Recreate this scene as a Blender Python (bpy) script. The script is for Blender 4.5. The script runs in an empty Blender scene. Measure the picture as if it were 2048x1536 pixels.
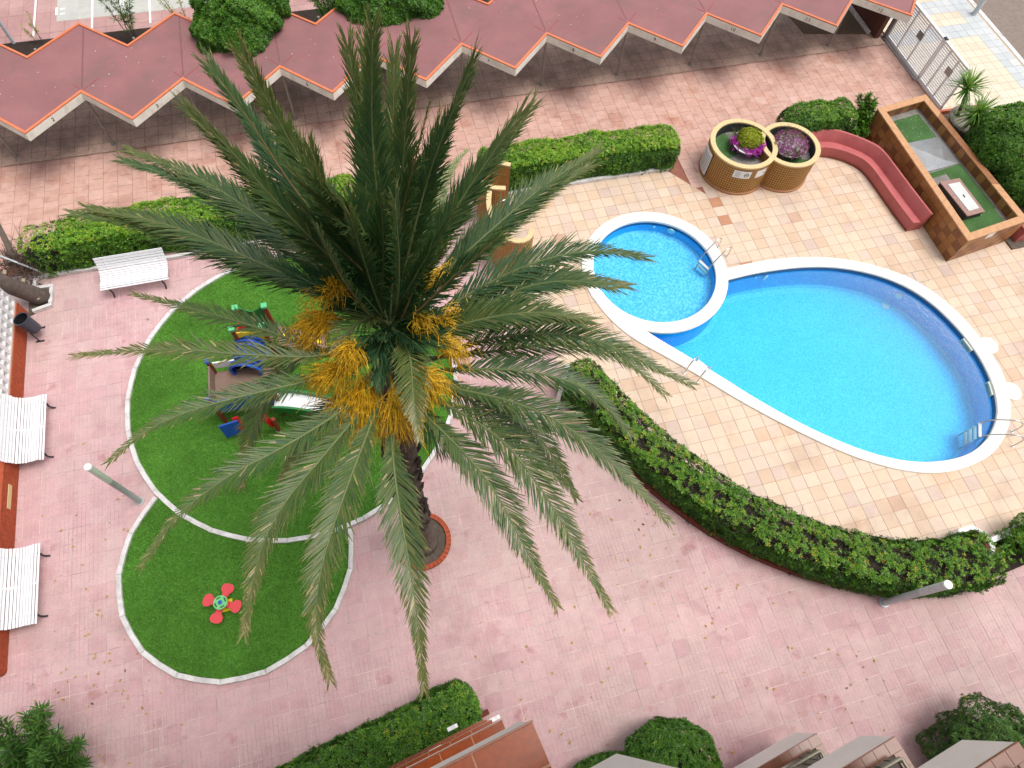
import bpy, math, random
import numpy as np
from mathutils import Vector, Matrix, noise as mnoise

random.seed(7)
S = bpy.context.scene
C = S.collection

# ------------------------------------------------------------------ camera
FPX, CX, CY, H = 1340.0, 1024.0, 768.0, 17.5
R = np.array([[0.96573425, 0.20342198, -0.16117336],
              [-0.25363774, 0.87135891, -0.42000184],
              [0.05500223, 0.44648981, 0.89309664]])
cd = bpy.data.cameras.new('camera')
cam = bpy.data.objects.new('camera', cd)
C.objects.link(cam)
cd.sensor_fit = 'HORIZONTAL'
cd.sensor_width = 36.0
cd.lens = FPX * 36.0 / 2048.0
cd.clip_start = 0.05
cd.clip_end = 400.0
M = Matrix([list(R[0]), list(R[1]), list(R[2])]).to_4x4()
M.translation = Vector((0, 0, H))
cam.matrix_world = M
S.camera = cam

# ------------------------------------------------------------------ sky, sun, exposure
SUN_EL, SUN_AZ = math.radians(70), math.radians(-14)      # azimuth measured from +X towards +Y
W = bpy.data.worlds.new('World')
S.world = W
W.use_nodes = True
wn = W.node_tree
wn.nodes.clear()
sky = wn.nodes.new('ShaderNodeTexSky')
sky.sky_type = 'NISHITA'
sky.sun_disc = False
sky.sun_elevation = SUN_EL
sky.sun_rotation = math.radians(90) - SUN_AZ
sky.air_density = 1.0
sky.dust_density = 4.0
hs = wn.nodes.new('ShaderNodeHueSaturation')
hs.inputs['Saturation'].default_value = 0.18
bg = wn.nodes.new('ShaderNodeBackground')
bg.inputs['Strength'].default_value = 0.15
wo = wn.nodes.new('ShaderNodeOutputWorld')
wn.links.new(sky.outputs[0], hs.inputs['Color'])
wn.links.new(hs.outputs[0], bg.inputs['Color'])
wn.links.new(bg.outputs[0], wo.inputs['Surface'])

sd = bpy.data.lights.new('sun', 'SUN')
sd.energy = 1.45
sd.angle = math.radians(30)
sd.color = (1.0, 0.95, 0.88)
sun = bpy.data.objects.new('sun', sd)
C.objects.link(sun)
sdir = Vector((math.cos(SUN_EL) * math.cos(SUN_AZ), math.cos(SUN_EL) * math.sin(SUN_AZ), math.sin(SUN_EL)))
sun.rotation_euler = sdir.to_track_quat('Z', 'Y').to_euler()
sun.location = (0, 0, 40)

S.view_settings.view_transform = 'Standard'
S.view_settings.look = 'None'
S.view_settings.gamma = 1.0
S.view_settings.use_curve_mapping = False
S.view_settings.exposure = 0.36
S.cycles.max_bounces = 8
S.cycles.transparent_max_bounces = 12

# ------------------------------------------------------------------ helpers
def P(x, y, z=0.0):
    """photo measurement -> point of the place at height z"""
    d = R @ np.array([x - CX, -(y - CY), -FPX])
    t = (H - z) / (-d[2])
    return Vector((d[0] * t, d[1] * t, z))


def lin(c):
    return tuple(((v / 255.0) / 12.92 if v <= 10 else ((v / 255.0 + 0.055) / 1.055) ** 2.4) for v in c)


ALB = 1.3


def alb(r, g, b, k=ALB):
    return tuple(min(0.86, v / k) for v in lin((r, g, b)))


def tag(o, label=None, cat=None, group=None, kind=None):
    if label: o['label'] = label
    if cat: o['category'] = cat
    if group: o['group'] = group
    if kind: o['kind'] = kind
    return o


def thing(name, label, cat, loc=(0, 0, 0), rz=0.0, group=None):
    o = bpy.data.objects.new(name, None)
    C.objects.link(o)
    o.empty_display_size = 0.2
    o.location = loc
    o.rotation_euler = (0, 0, rz)
    return tag(o, label, cat, group)


def raw_mesh(name, V, F, m, smooth=False, tint=None, sharp=None):
    me = bpy.data.meshes.new(name)
    me.from_pydata([tuple(v) for v in V], [], F)
    if m: me.materials.append(m)
    if smooth: me.polygons.foreach_set('use_smooth', [True] * len(me.polygons))
    if sharp: me.set_sharp_from_angle(angle=math.radians(sharp))
    if tint is not None:
        a = me.attributes.new('tint', 'FLOAT', 'FACE')
        a.data.foreach_set('value', list(tint))
    me.update()
    return me


def quads_mesh(name, V, F, m, tint=None):
    """numpy quads: V (n,3), F (k,4)"""
    me = bpy.data.meshes.new(name)
    V = np.asarray(V, dtype=np.float32); F = np.asarray(F, dtype=np.int32)
    k, s = F.shape
    me.vertices.add(len(V)); me.vertices.foreach_set('co', V.ravel())
    me.loops.add(k * s); me.loops.foreach_set('vertex_index', F.ravel())
    me.polygons.add(k)
    me.polygons.foreach_set('loop_start', np.arange(0, k * s, s, dtype=np.int32))
    me.polygons.foreach_set('loop_total', np.full(k, s, dtype=np.int32))
    if tint is not None:
        a = me.attributes.new('tint', 'FLOAT', 'FACE')
        a.data.foreach_set('value', np.asarray(tint, dtype=np.float32))
    if m: me.materials.append(m)
    me.update(calc_edges=True)
    return me


def put(name, me, parent=None, kind=None, loc=None):
    o = bpy.data.objects.new(name, me)
    C.objects.link(o)
    if parent: o.parent = parent
    if loc is not None: o.location = loc
    if kind: o['kind'] = kind
    return o


def off(parent):
    return np.array(parent.location) if parent is not None else np.zeros(3)


class MB:
    def __init__(self): self.V = []; self.F = []
    def add(self, V, F):
        n = len(self.V)
        self.V += [tuple(v) for v in V]
        self.F += [tuple(i + n for i in f) for f in F]
        return self
    def box(self, a, b):
        (x0, y0, z0), (x1, y1, z1) = a, b
        return self.add([(x0, y0, z0), (x1, y0, z0), (x1, y1, z0), (x0, y1, z0), (x0, y0, z1), (x1, y0, z1), (x1, y1, z1), (x0, y1, z1)],
                        [(0, 3, 2, 1), (4, 5, 6, 7), (0, 1, 5, 4), (1, 2, 6, 5), (2, 3, 7, 6), (3, 0, 4, 7)])
    def obox(self, c, ax, ay, az):
        """oriented box: centre and three half axes"""
        c, ax, ay, az = map(Vector, (c, ax, ay, az))
        V = [c + ax * i + ay * j + az * k for k in (-1, 1) for i, j in ((-1, -1), (1, -1), (1, 1), (-1, 1))]
        return self.add(V, [(0, 3, 2, 1), (4, 5, 6, 7), (0, 1, 5, 4), (1, 2, 6, 5), (2, 3, 7, 6), (3, 0, 4, 7)])
    def bar(self, a, b, w, h, up=(0, 0, 1)):
        a, b = Vector(a), Vector(b); t = (b - a); L = t.length; t.normalize()
        u = Vector(up); s = t.cross(u)
        if s.length < 1e-4: s = t.cross(Vector((1, 0, 0)))
        s.normalize(); n = s.cross(t)
        return self.obox((a + b) / 2, t * L / 2, s * w / 2, n * h / 2)
    def prism(self, poly, z0, z1):
        n = len(poly)
        V = [(p[0], p[1], z0) for p in poly] + [(p[0], p[1], z1) for p in poly]
        F = [tuple(range(n - 1, -1, -1)), tuple(range(n, 2 * n))] + [(i, (i + 1) % n, n + (i + 1) % n, n + i) for i in range(n)]
        return self.add(V, F)
    def tube(self, pts, r, n=8, caps=True):
        pts = [Vector(p) for p in pts]
        rs = r if isinstance(r, (list, tuple)) else [r] * len(pts)
        V, F = [], []
        ref = None
        for i, p in enumerate(pts):
            t = (pts[min(i + 1, len(pts) - 1)] - pts[max(i - 1, 0)]).normalized()
            if ref is None:
                ref = t.cross(Vector((0, 0, 1)))
                if ref.length < 1e-3: ref = Vector((1, 0, 0))
            s = (ref - t * ref.dot(t)).normalized(); ref = s; u = t.cross(s)
            for k in range(n):
                a = 2 * math.pi * k / n
                V.append(p + (s * math.cos(a) + u * math.sin(a)) * rs[i])
        for i in range(len(pts) - 1):
            for k in range(n):
                F.append((i * n + k, i * n + (k + 1) % n, (i + 1) * n + (k + 1) % n, (i + 1) * n + k))
        if caps:
            F.append(tuple(range(n - 1, -1, -1))); F.append(tuple(range((len(pts) - 1) * n, len(pts) * n)))
        return self.add(V, F)
    def lathe(self, c, prof, n=24):
        V, F = [], []
        for r, z in prof:
            for k in range(n):
                a = 2 * math.pi * k / n
                V.append((c[0] + r * math.cos(a), c[1] + r * math.sin(a), c[2] + z))
        for i in range(len(prof) - 1):
            for k in range(n):
                F.append((i * n + k, i * n + (k + 1) % n, (i + 1) * n + (k + 1) % n, (i + 1) * n + k))
        return self.add(V, F)
    def strip(self, rows, closed=False):
        """rows: list of equal-length polylines, quads between neighbours"""
        n = len(rows[0]); V = [v for r in rows for v in r]; F = []
        for i in range(len(rows) - 1):
            for k in range(n if closed else n - 1):
                F.append((i * n + k, i * n + (k + 1) % n, (i + 1) * n + (k + 1) % n, (i + 1) * n + k))
        return self.add(V, F)
    def build(self, name, m, parent=None, local=False, smooth=False, sharp=None, kind=None):
        o = np.zeros(3) if local else off(parent)
        V = [(v[0] - o[0], v[1] - o[1], v[2] - o[2]) for v in self.V]
        return put(name, raw_mesh(name, V, self.F, m, smooth, sharp=sharp), parent, kind)


def resample(pts, n, closed=False):
    A = np.array([tuple(p)[:] for p in pts], float)
    if closed: A = np.vstack([A, A[:1]])
    d = np.r_[0, np.cumsum(np.linalg.norm(np.diff(A, axis=0), axis=1))]
    t = np.linspace(0, d[-1], n + 1)[:-1] if closed else np.linspace(0, d[-1], n)
    return np.stack([np.interp(t, d, A[:, k]) for k in range(A.shape[1])], 1)


def smooth_curve(pts, n, closed=False, it=2):
    A = [np.array(tuple(p), float) for p in pts]
    for _ in range(it):
        B = []
        m = len(A)
        if not closed: B.append(A[0])
        for i in range(m if closed else m - 1):
            a, b = A[i], A[(i + 1) % m]
            B += [a * .75 + b * .25, a * .25 + b * .75]
        if not closed: B.append(A[-1])
        A = B
    return resample(A, n, closed)


# ------------------------------------------------------------------ materials
def nodes_of(name):
    m = bpy.data.materials.new(name); m.use_nodes = True
    nt = m.node_tree
    return m, nt, nt.nodes['Principled BSDF'], nt.nodes, nt.links


def mixn(nt, fac, a, b, mode='MIX'):
    n = nt.nodes.new('ShaderNodeMix'); n.data_type = 'RGBA'; n.blend_type = mode
    for sock, v in ((n.inputs[0], fac), (n.inputs[6], a), (n.inputs[7], b)):
        if hasattr(v, 'is_output'): nt.links.new(v, sock)
        elif isinstance(v, (int, float)): sock.default_value = v
        else: sock.default_value = (*v, 1.0)
    return n.outputs[2]


def noisen(nt, vec, scale, detail=4, rough=.55):
    n = nt.nodes.new('ShaderNodeTexNoise'); n.inputs['Scale'].default_value = scale
    n.inputs['Detail'].default_value = detail; n.inputs['Roughness'].default_value = rough
    if vec is not None: nt.links.new(vec, n.inputs['Vector'])
    return n.outputs[0]


def rampn(nt, fac, stops, mode='LINEAR'):
    n = nt.nodes.new('ShaderNodeValToRGB'); cr = n.color_ramp; cr.interpolation = mode
    while len(cr.elements) < len(stops): cr.elements.new(0.5)
    for e, (p, c) in zip(cr.elements, stops):
        e.position = p; e.color = (*c, 1) if not isinstance(c, (int, float)) else (c, c, c, 1)
    nt.links.new(fac, n.inputs[0])
    return n.outputs[0]


def posn(nt):
    return nt.nodes.new('ShaderNodeNewGeometry').outputs['Position']


def mathn(nt, op, a, b=None):
    n = nt.nodes.new('ShaderNodeMath'); n.operation = op
    for s, v in zip(n.inputs, (a, b)):
        if v is None: continue
        if hasattr(v, 'is_output'): nt.links.new(v, s)
        else: s.default_value = v
    return n.outputs[0]


def vmathn(nt, op, a, b=None):
    n = nt.nodes.new('ShaderNodeVectorMath'); n.operation = op
    for s, v in zip(n.inputs, (a, b)):
        if v is None: continue
        if hasattr(v, 'is_output'): nt.links.new(v, s)
        else: s.default_value = v
    return n.outputs[0]


def bumpn(nt, bsdf, h, strength=.3, dist=.01):
    n = nt.nodes.new('ShaderNodeBump'); n.inputs['Strength'].default_value = strength; n.inputs['Distance'].default_value = dist
    nt.links.new(h, n.inputs['Height']); nt.links.new(n.outputs[0], bsdf.inputs['Normal'])


def simple(name, c, rough=.6, var=.18, scale=6., fine=60., metal=0., bump=.0, spec=.4, dirt=None, dirtscale=1.5):
    m, nt, b, N, L = nodes_of(name)
    p = posn(nt)
    n1 = noisen(nt, p, scale); n2 = noisen(nt, p, fine, 2)
    f = rampn(nt, n1, [(0.25, 1 - var), (0.75, 1 + var * .5)])
    f2 = rampn(nt, n2, [(0.3, 1 - var * .6), (0.7, 1 + var * .3)])
    col = mixn(nt, 1.0, mixn(nt, 1.0, c, f, 'MULTIPLY'), f2, 'MULTIPLY')
    if dirt is not None:
        d = rampn(nt, noisen(nt, p, dirtscale, 6, .65), [(0.48, 0.0), (0.68, 0.8)])
        col = mixn(nt, d, col, dirt)
    L.new(col, b.inputs['Base Color'])
    b.inputs['Roughness'].default_value = rough
    b.inputs['Metallic'].default_value = metal
    b.inputs['Specular IOR Level'].default_value = spec
    if bump: bumpn(nt, b, n2, bump, .004)
    return m


def tile_mat(name, pitch, origin, stops, rough=.6, blotch=None, blotchscale=.5, blotchrange=(.5, .7), ribs=None, fine=40., amp=.12, stagger=False):
    """colour per tile from its cell in the place, plus stains that run across tiles"""
    m, nt, b, N, L = nodes_of(name)
    p = posn(nt)
    q = vmathn(nt, 'DIVIDE', vmathn(nt, 'SUBTRACT', p, (*origin, 0)), (*pitch, 1e6))
    if stagger:
        sx_ = N.new('ShaderNodeSeparateXYZ'); L.new(q, sx_.inputs[0])
        odd = mathn(nt, 'MULTIPLY', mathn(nt, 'FLOORED_MODULO', mathn(nt, 'FLOOR', sx_.outputs[0]), 2.), .5)
        cb_ = N.new('ShaderNodeCombineXYZ'); L.new(sx_.outputs[0], cb_.inputs[0]); L.new(mathn(nt, 'SUBTRACT', sx_.outputs[1], odd), cb_.inputs[1])
        q = cb_.outputs[0]
    cell = vmathn(nt, 'FLOOR', q)
    wn_ = N.new('ShaderNodeTexWhiteNoise'); wn_.noise_dimensions = '2D'; L.new(cell, wn_.inputs['Vector'])
    col = rampn(nt, wn_.outputs['Value'], stops)
    nf = noisen(nt, p, fine, 3, .6)
    col = mixn(nt, 1., col, rampn(nt, nf, [(.3, 1 - amp), (.7, 1 + amp * .5)]), 'MULTIPLY')
    nm = noisen(nt, p, 3.1, 4, .6)
    col = mixn(nt, 1., col, rampn(nt, nm, [(.3, 1 - amp * .8), (.7, 1 + amp * .4)]), 'MULTIPLY')
    if blotch is not None:
        for i, (bc, lo, hi, sc) in enumerate(blotch):
            pv = vmathn(nt, 'ADD', p, (13.1 * i, 7.7 * i, 0))
            d = rampn(nt, noisen(nt, pv, sc, 6, .62), [(lo, 0.), (hi, 1.)])
            col = mixn(nt, d, col, bc, 'MULTIPLY')
    h = nf
    if ribs is not None:
        rw, depth = ribs
        br = N.new('ShaderNodeTexBrick'); br.offset = .5
        br.inputs['Scale'].default_value = 1.0
        br.inputs['Brick Width'].default_value = pitch[1]; br.inputs['Row Height'].default_value = rw
        br.inputs['Mortar Size'].default_value = .006; br.inputs['Mortar Smooth'].default_value = .6
        sw = N.new('ShaderNodeSeparateXYZ'); L.new(vmathn(nt, 'SUBTRACT', p, (*origin, 0)), sw.inputs[0])
        cb = N.new('ShaderNodeCombineXYZ'); L.new(sw.outputs[1], cb.inputs[0]); L.new(sw.outputs[0], cb.inputs[1])
        L.new(cb.outputs[0], br.inputs['Vector'])
        gate = rampn(nt, noisen(nt, p, 0.5, 6, .75), [(.45, .03), (.62, 1.)])
        fac = mathn(nt, 'MULTIPLY', br.outputs['Fac'], gate)
        col = mixn(nt, mathn(nt, 'MULTIPLY', fac, depth), col, (.16, .10, .09))
        inv = mathn(nt, 'SUBTRACT', 1.0, br.outputs['Fac'])
        h = mathn(nt, 'ADD', mathn(nt, 'MULTIPLY', nf, .3), inv)
    L.new(col, b.inputs['Base Color'])
    b.inputs['Roughness'].default_value = rough
    b.inputs['Specular IOR Level'].default_value = .3
    bumpn(nt, b, h, .25, .004)
    return m


def leaf_mat(name, stops, rough=.45, trans=.25, spec=.35):
    m, nt, b, N, L = nodes_of(name)
    a = N.new('ShaderNodeAttribute'); a.attribute_name = 'tint'
    col = rampn(nt, a.outputs['Fac'], stops)
    L.new(col, b.inputs['Base Color'])
    b.inputs['Roughness'].default_value = rough
    b.inputs['Specular IOR Level'].default_value = spec
    t = N.new('ShaderNodeBsdfTranslucent')
    L.new(mixn(nt, 1., col, (1.3, 1.4, .7), 'MULTIPLY'), t.inputs['Color'])
    mx = N.new('ShaderNodeMixShader'); mx.inputs[0].default_value = trans
    L.new(b.outputs[0], mx.inputs[1]); L.new(t.outputs[0], mx.inputs[2])
    L.new(mx.outputs[0], N['Material Output'].inputs['Surface'])
    return m


pk = lambda r, g, b: alb(r, g, b)
M_pink = tile_mat('pink_stamped_concrete', (.4, .4), (0, 0),
                  [(0., pk(226, 181, 184)), (.35, pk(229, 187, 189)), (.8, pk(230, 191, 192)), (.95, pk(225, 181, 184)), (1., pk(220, 174, 179))], .72,
                  blotch=[((.74, .52, .55), .60, .74, 1.3), ((.86, .93, .88), .44, .58, .13), ((.60, .58, .53), .60, .80, .28), ((1.10, 1.13, 1.11), .52, .66, .22), ((.80, .66, .68), .56, .72, .5)], ribs=(.1, .55), amp=.12)
M_pinkgrout = simple('pale_pink_grout', pk(238, 212, 210), .85, .55, 1.2, 30.)
M_drive = tile_mat('terracotta_stamped_concrete', (.45, .45), (0, 0),
                   [(0., pk(226, 182, 167)), (.5, pk(230, 188, 173)), (1., pk(222, 176, 161))], .62,
                   blotch=[((.70, .62, .61), .54, .74, .42), ((1.08, 1.14, 1.18), .54, .66, .3), ((.84, .66, .56), .54, .72, .8), ((.82, .76, .74), .5, .68, 2.3)], amp=.16, stagger=True)
M_drivegrout = simple('dark_red_joint', pk(168, 108, 92), .85, .2, 3., 30.)
M_terr = tile_mat('beige_pool_terrace_tile', (.41, .40), (0.14, 0.02),
                  [(0., pk(222, 196, 182)), (.12, pk(231, 207, 188)), (.4, pk(237, 214, 190)), (.65, pk(237, 210, 184)), (.88, pk(232, 203, 176)), (.985, pk(227, 195, 168)), (1., pk(216, 178, 154))], .5,
                  blotch=[((.82, .80, .81), .52, .74, .8), ((.95, .83, .72), .56, .74, .6), ((1.08, 1.07, 1.05), .52, .7, .35)], amp=.07)
M_terrgrout = simple('brown_terrace_grout', pk(210, 172, 148), .85, .2, 3., 30.)
M_oldtile = simple('old_brown_floor_tile', pk(206, 148, 114), .5, .12)
M_walk = tile_mat('cream_street_tile', (.4, .4), (0, 0), [(0., pk(236, 220, 196)), (1., pk(244, 232, 210))], .7, amp=.08)
M_walkgrey = tile_mat('grey_street_tile', (.4, .4), (0, 0), [(0., pk(206, 212, 216)), (1., pk(224, 226, 226))], .7, amp=.08)
M_walkgrout = simple('street_joint', pk(216, 196, 168), .85)
M_asphalt = simple('asphalt', (.13, .22, .34), .75, .25, .5, 90., bump=.3)
M_lot = tile_mat('parking_lot_paver_pink', (.5, 1.2), (0, 0), [(0., pk(196, 152, 150)), (1., pk(206, 166, 162))], .75,
                 blotch=[((1.12, 1.12, 1.1), .55, .7, .8), ((.85, .8, .8), .5, .7, .4)], amp=.12)
M_lotgrey = tile_mat('parking_lot_paver_grey', (.5, 1.2), (0, 0), [(0., pk(200, 200, 194)), (1., pk(212, 211, 204))], .75, amp=.12)
M_earth = simple('ground_far', (.24, .19, .16), .9)
M_soil = simple('dark_bark_soil', (.035, .022, .016), .95, .5, 9., 70., bump=.8)
M_soil2 = simple('dry_grey_soil', (.13, .10, .08), .95, .4, 7., 60., bump=.8)
M_gravel = simple('brown_gravel', (.20, .15, .10), .9, .6, 20., 45., bump=.9)
M_slabfloor = simple('stained_carport_floor', (.56, .39, .31), .5, .4, 1.1, 20., dirt=(.22, .15, .12), dirtscale=.7)
M_roof = simple('maroon_roof_paint', pk(165, 112, 114), .75, .2, .7, 30., dirt=(.20, .108, .106), dirtscale=.8)
M_trim = simple('orange_roof_edge', pk(238, 138, 96), .6, .15, 5.)
M_fascia = simple('cream_fascia', (.86, .84, .77), .6, .10, 3., 25., dirt=(.62, .58, .50), dirtscale=2.6)
M_soffit = simple('brown_soffit', (.10, .07, .06), .8)
M_post = simple('olive_grey_steel', (.27, .25, .22), .5, .15)
M_white = simple('white_paint', (.80, .80, .80), .45, .06, 3.)
M_coping = simple('white_pool_coping', (.82, .81, .78), .55, .05, 2.)
M_kerb = simple('white_concrete_kerb', (.72, .70, .69), .75, .2, 5., 50., dirt=(.42, .40, .38), dirtscale=3.)
M_bench = simple('white_bench_paint', (.78, .79, .82), .45, .07, 8.)
M_iron = simple('black_iron', (.03, .032, .04), .5, .2)
M_ink = simple('black_number_paint', (.02, .02, .02), .7)
M_brick = simple('red_brick', alb(196, 92, 56), .75, .3, 9., 60., bump=.4)
M_mortar = simple('brick_mortar', alb(205, 140, 110), .9)
M_redkerb = simple('red_painted_kerb', alb(126, 60, 44), .8, .25, 4.)
M_steel = simple('stainless_steel', (.62, .62, .60), .28, .05, metal=1.)
M_turf = None
M_palmtrunk = simple('palm_bark', (.125, .092, .075), .95, .5, 12., 60., bump=1.)
M_bark = simple('grey_brown_bark', (.13, .10, .085), .95, .4, 9., 50., bump=1.)
M_pinkseat = simple('pink_bench_plaster', alb(206, 112, 112), .6, .1, 2.5, 40., dirt=alb(186, 96, 96), dirtscale=2.)
M_tan = simple('tan_mosaic_tile', alb(208, 154, 84), .5, .2, 12., 60.)
M_tangrout = simple('dark_mosaic_joint', alb(92, 62, 32), .85)
M_creamcap = simple('cream_cap_tile', alb(240, 214, 160), .55, .12, 8.)
M_bagrey = simple('bitumen_lining', (.055, .057, .062), .7, .4, 2.)
M_felt = simple('dusty_grey_felt', (.26, .24, .22), .9, .35, 2.5, 40., dirt=(.10, .095, .09))
M_planttile = [simple('amber_wall_tile', alb(176, 120, 70), .4, .15, 7.), simple('brown_wall_tile', alb(146, 92, 56), .4, .15, 7.), simple('ochre_wall_tile', alb(188, 134, 80), .4, .15, 7.)]
M_rimtile = simple('peach_rim_tile', alb(222, 168, 122), .5, .14, 5.)
M_rimtile2 = simple('brown_rim_tile', alb(176, 120, 82), .5, .14, 5.)
M_galv = simple('galvanised_sheet', (.36, .37, .39), .38, .2, 2., 20., metal=.55, dirt=(.30, .28, .26))
M_hatchstone = simple('speckled_pink_stone', alb(186, 146, 136), .6, .4, 30., 90.)
M_hatchdark = simple('dark_speckled_stone', (.06, .055, .055), .6, .5, 30., 90.)
M_hatch = simple('pale_metal_hatch', (.60, .61, .60), .4, .12, 3.)
M_potconc = simple('exposed_aggregate_concrete', (.30, .26, .22), .9, .4, 20., 60., bump=.6)
M_glaze = simple('glazed_brown_tile', alb(150, 66, 16), .22, .3, 2., 40., spec=.3)
M_glaze2 = simple('dark_brown_cap_tile', alb(136, 80, 52), .3, .22, 5., 40., spec=.5)
M_glazegrout = simple('pale_tile_joint', alb(214, 160, 130), .8)
M_render = simple('off_white_render', (.82, .79, .75), .8, .06, 2.)
M_facade = simple('beige_render_facade', (.60, .57, .53), .85, .1, 1.)
M_railing = simple('bronze_handrail', (.26, .24, .18), .4, .15, metal=.4)
M_bin = simple('dark_blue_grey_bin', (.05, .06, .085), .45, .15)
M_blackbag = simple('black_liner', (.012, .013, .016), .35)
M_lamp = simple('grey_green_lamp_pole', (.42, .48, .47), .5, .12)
M_lampgrey = simple('grey_lamp_pole', (.50, .54, .58), .45, .12)
M_lampglow = simple('pale_green_diffuser', (.60, .70, .58), .3, .05)
M_lampwhite = simple('white_lamp_cap', (.80, .82, .82), .35, .04)
M_pgreen = simple('green_play_panel', alb(20, 110, 50, .85), .4, .08)
M_plime = simple('mint_post_cap', alb(110, 215, 150), .4, .05)
M_pred = simple('red_play_panel', alb(190, 22, 30, .85), .4, .1)
M_pwood = simple('red_brown_play_post', alb(130, 54, 38, .85), .6, .15)
M_pyel = simple('yellow_play_panel', alb(240, 196, 30, .85), .4, .06)
M_pblue = simple('blue_play_panel', alb(30, 80, 175, .85), .4, .08)
M_pdeck = simple('brown_play_deck', alb(128, 104, 92, .85), .7, .15)
M_slide = simple('white_slide_bed', (.82, .84, .86), .25, .04)
M_seatred = simple('coral_red_seat', alb(248, 84, 92), .4, .05)
M_mint = simple('mint_disc', alb(132, 228, 142), .4, .05)
M_pool_light = simple('pool_light', (.55, .75, .80), .3)
M_skim = simple('skimmer_frame', (.62, .66, .62), .4)
M_yellowstk = simple('ochre_stalk', alb(214, 164, 72), .6)
M_litter = leaf_mat('yellow_dead_leaf', [(0., alb(190, 150, 60)), (.6, alb(210, 176, 80)), (1., alb(110, 80, 60))], .7, .1)

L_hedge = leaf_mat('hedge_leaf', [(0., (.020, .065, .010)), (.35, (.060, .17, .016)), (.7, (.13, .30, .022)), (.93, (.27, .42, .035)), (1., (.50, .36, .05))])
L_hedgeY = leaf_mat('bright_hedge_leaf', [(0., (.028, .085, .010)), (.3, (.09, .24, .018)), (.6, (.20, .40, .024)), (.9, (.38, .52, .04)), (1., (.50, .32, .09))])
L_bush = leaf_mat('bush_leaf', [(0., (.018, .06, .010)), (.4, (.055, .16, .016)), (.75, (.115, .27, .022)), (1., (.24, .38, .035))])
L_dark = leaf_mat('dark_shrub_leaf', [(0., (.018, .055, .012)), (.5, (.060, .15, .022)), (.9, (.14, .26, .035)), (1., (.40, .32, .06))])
L_olean = leaf_mat('oleander_leaf', [(0., (.018, .055, .010)), (.5, (.055, .15, .020)), (1., (.14, .28, .04))])
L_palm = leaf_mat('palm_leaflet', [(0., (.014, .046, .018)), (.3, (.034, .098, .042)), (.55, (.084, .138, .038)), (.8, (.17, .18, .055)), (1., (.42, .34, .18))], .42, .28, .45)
L_palmpale = leaf_mat('pale_old_palm_leaflet', [(0., (.10, .15, .06)), (.5, (.19, .24, .10)), (1., (.45, .42, .24))], .5, .2)
L_yucca = leaf_mat('yucca_leaf', [(0., (.03, .085, .016)), (.5, (.09, .21, .03)), (1., (.20, .34, .05))], .5, .2, .2)
L_flower = leaf_mat('magenta_petal', [(0., alb(170, 40, 160)), (1., alb(225, 80, 215))], .5, .3)
L_dullflower = leaf_mat('mauve_petal', [(0., alb(110, 90, 60)), (.45, alb(120, 120, 50)), (.6, alb(185, 70, 170)), (1., alb(215, 110, 210))], .5, .3)
L_lime = leaf_mat('lime_succulent', [(0., alb(120, 130, 20)), (1., alb(190, 200, 50))], .5, .2)
M_rachis = simple('palm_rachis', (.13, .17, .06), .5, .2)
M_rachisbr = simple('palm_petiole_brown', (.20, .13, .05), .5, .2)
M_infl = simple('date_flower_strand', alb(232, 184, 36, 1.1), .6, .65, 9., 40.)
M_twig = simple('brown_twigs', (.13, .095, .075), .95, .4)
M_core = simple('shaded_hedge_inside', (.036, .032, .020), .95, .5, 8.)  # inner wood, darkened to paint the shade between leaves


def turf_mat(name, a, b_, c):
    m, nt, b, N, L = nodes_of(name)
    p = posn(nt)
    n1 = noisen(nt, p, 70., 3, .75); n2 = noisen(nt, p, .8, 5, .6); n3 = noisen(nt, p, 9., 4, .6)
    col = rampn(nt, n1, [(.28, a), (.52, b_), (.75, c)])
    col = mixn(nt, 1., col, rampn(nt, n2, [(.32, .66), (.68, 1.16)]), 'MULTIPLY')
    col = mixn(nt, 1., col, rampn(nt, n3, [(.3, .86), (.7, 1.08)]), 'MULTIPLY')
    L.new(col, b.inputs['Base Color']); b.inputs['Roughness'].default_value = .9
    b.inputs['Specular IOR Level'].default_value = .1
    bumpn(nt, b, n1, .9, .02)
    return m


M_turf = turf_mat('artificial_turf', (.040, .125, .014), (.095, .265, .032), (.18, .40, .075))
M_turf2 = turf_mat('worn_artificial_turf', (.045, .11, .035), (.078, .17, .055), (.13, .24, .09))
M_blade = leaf_mat('turf_blade', [(0., (.05, .145, .018)), (.5, (.11, .29, .036)), (1., (.20, .43, .08))], .7, .2)


def pool_mat(name, stops, cell=.03):
    m, nt, b, N, L = nodes_of(name)
    p = posn(nt)
    w = N.new('ShaderNodeTexWhiteNoise'); w.noise_dimensions = '3D'
    L.new(vmathn(nt, 'FLOOR', vmathn(nt, 'DIVIDE', p, (cell, cell, cell))), w.inputs['Vector'])
    n = noisen(nt, p, 1.3, 3)
    f = mathn(nt, 'ADD', mathn(nt, 'MULTIPLY', w.outputs['Value'], .7), mathn(nt, 'MULTIPLY', n, .3))
    L.new(rampn(nt, f, stops), b.inputs['Base Color'])
    b.inputs['Roughness'].default_value = .4
    return m


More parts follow.
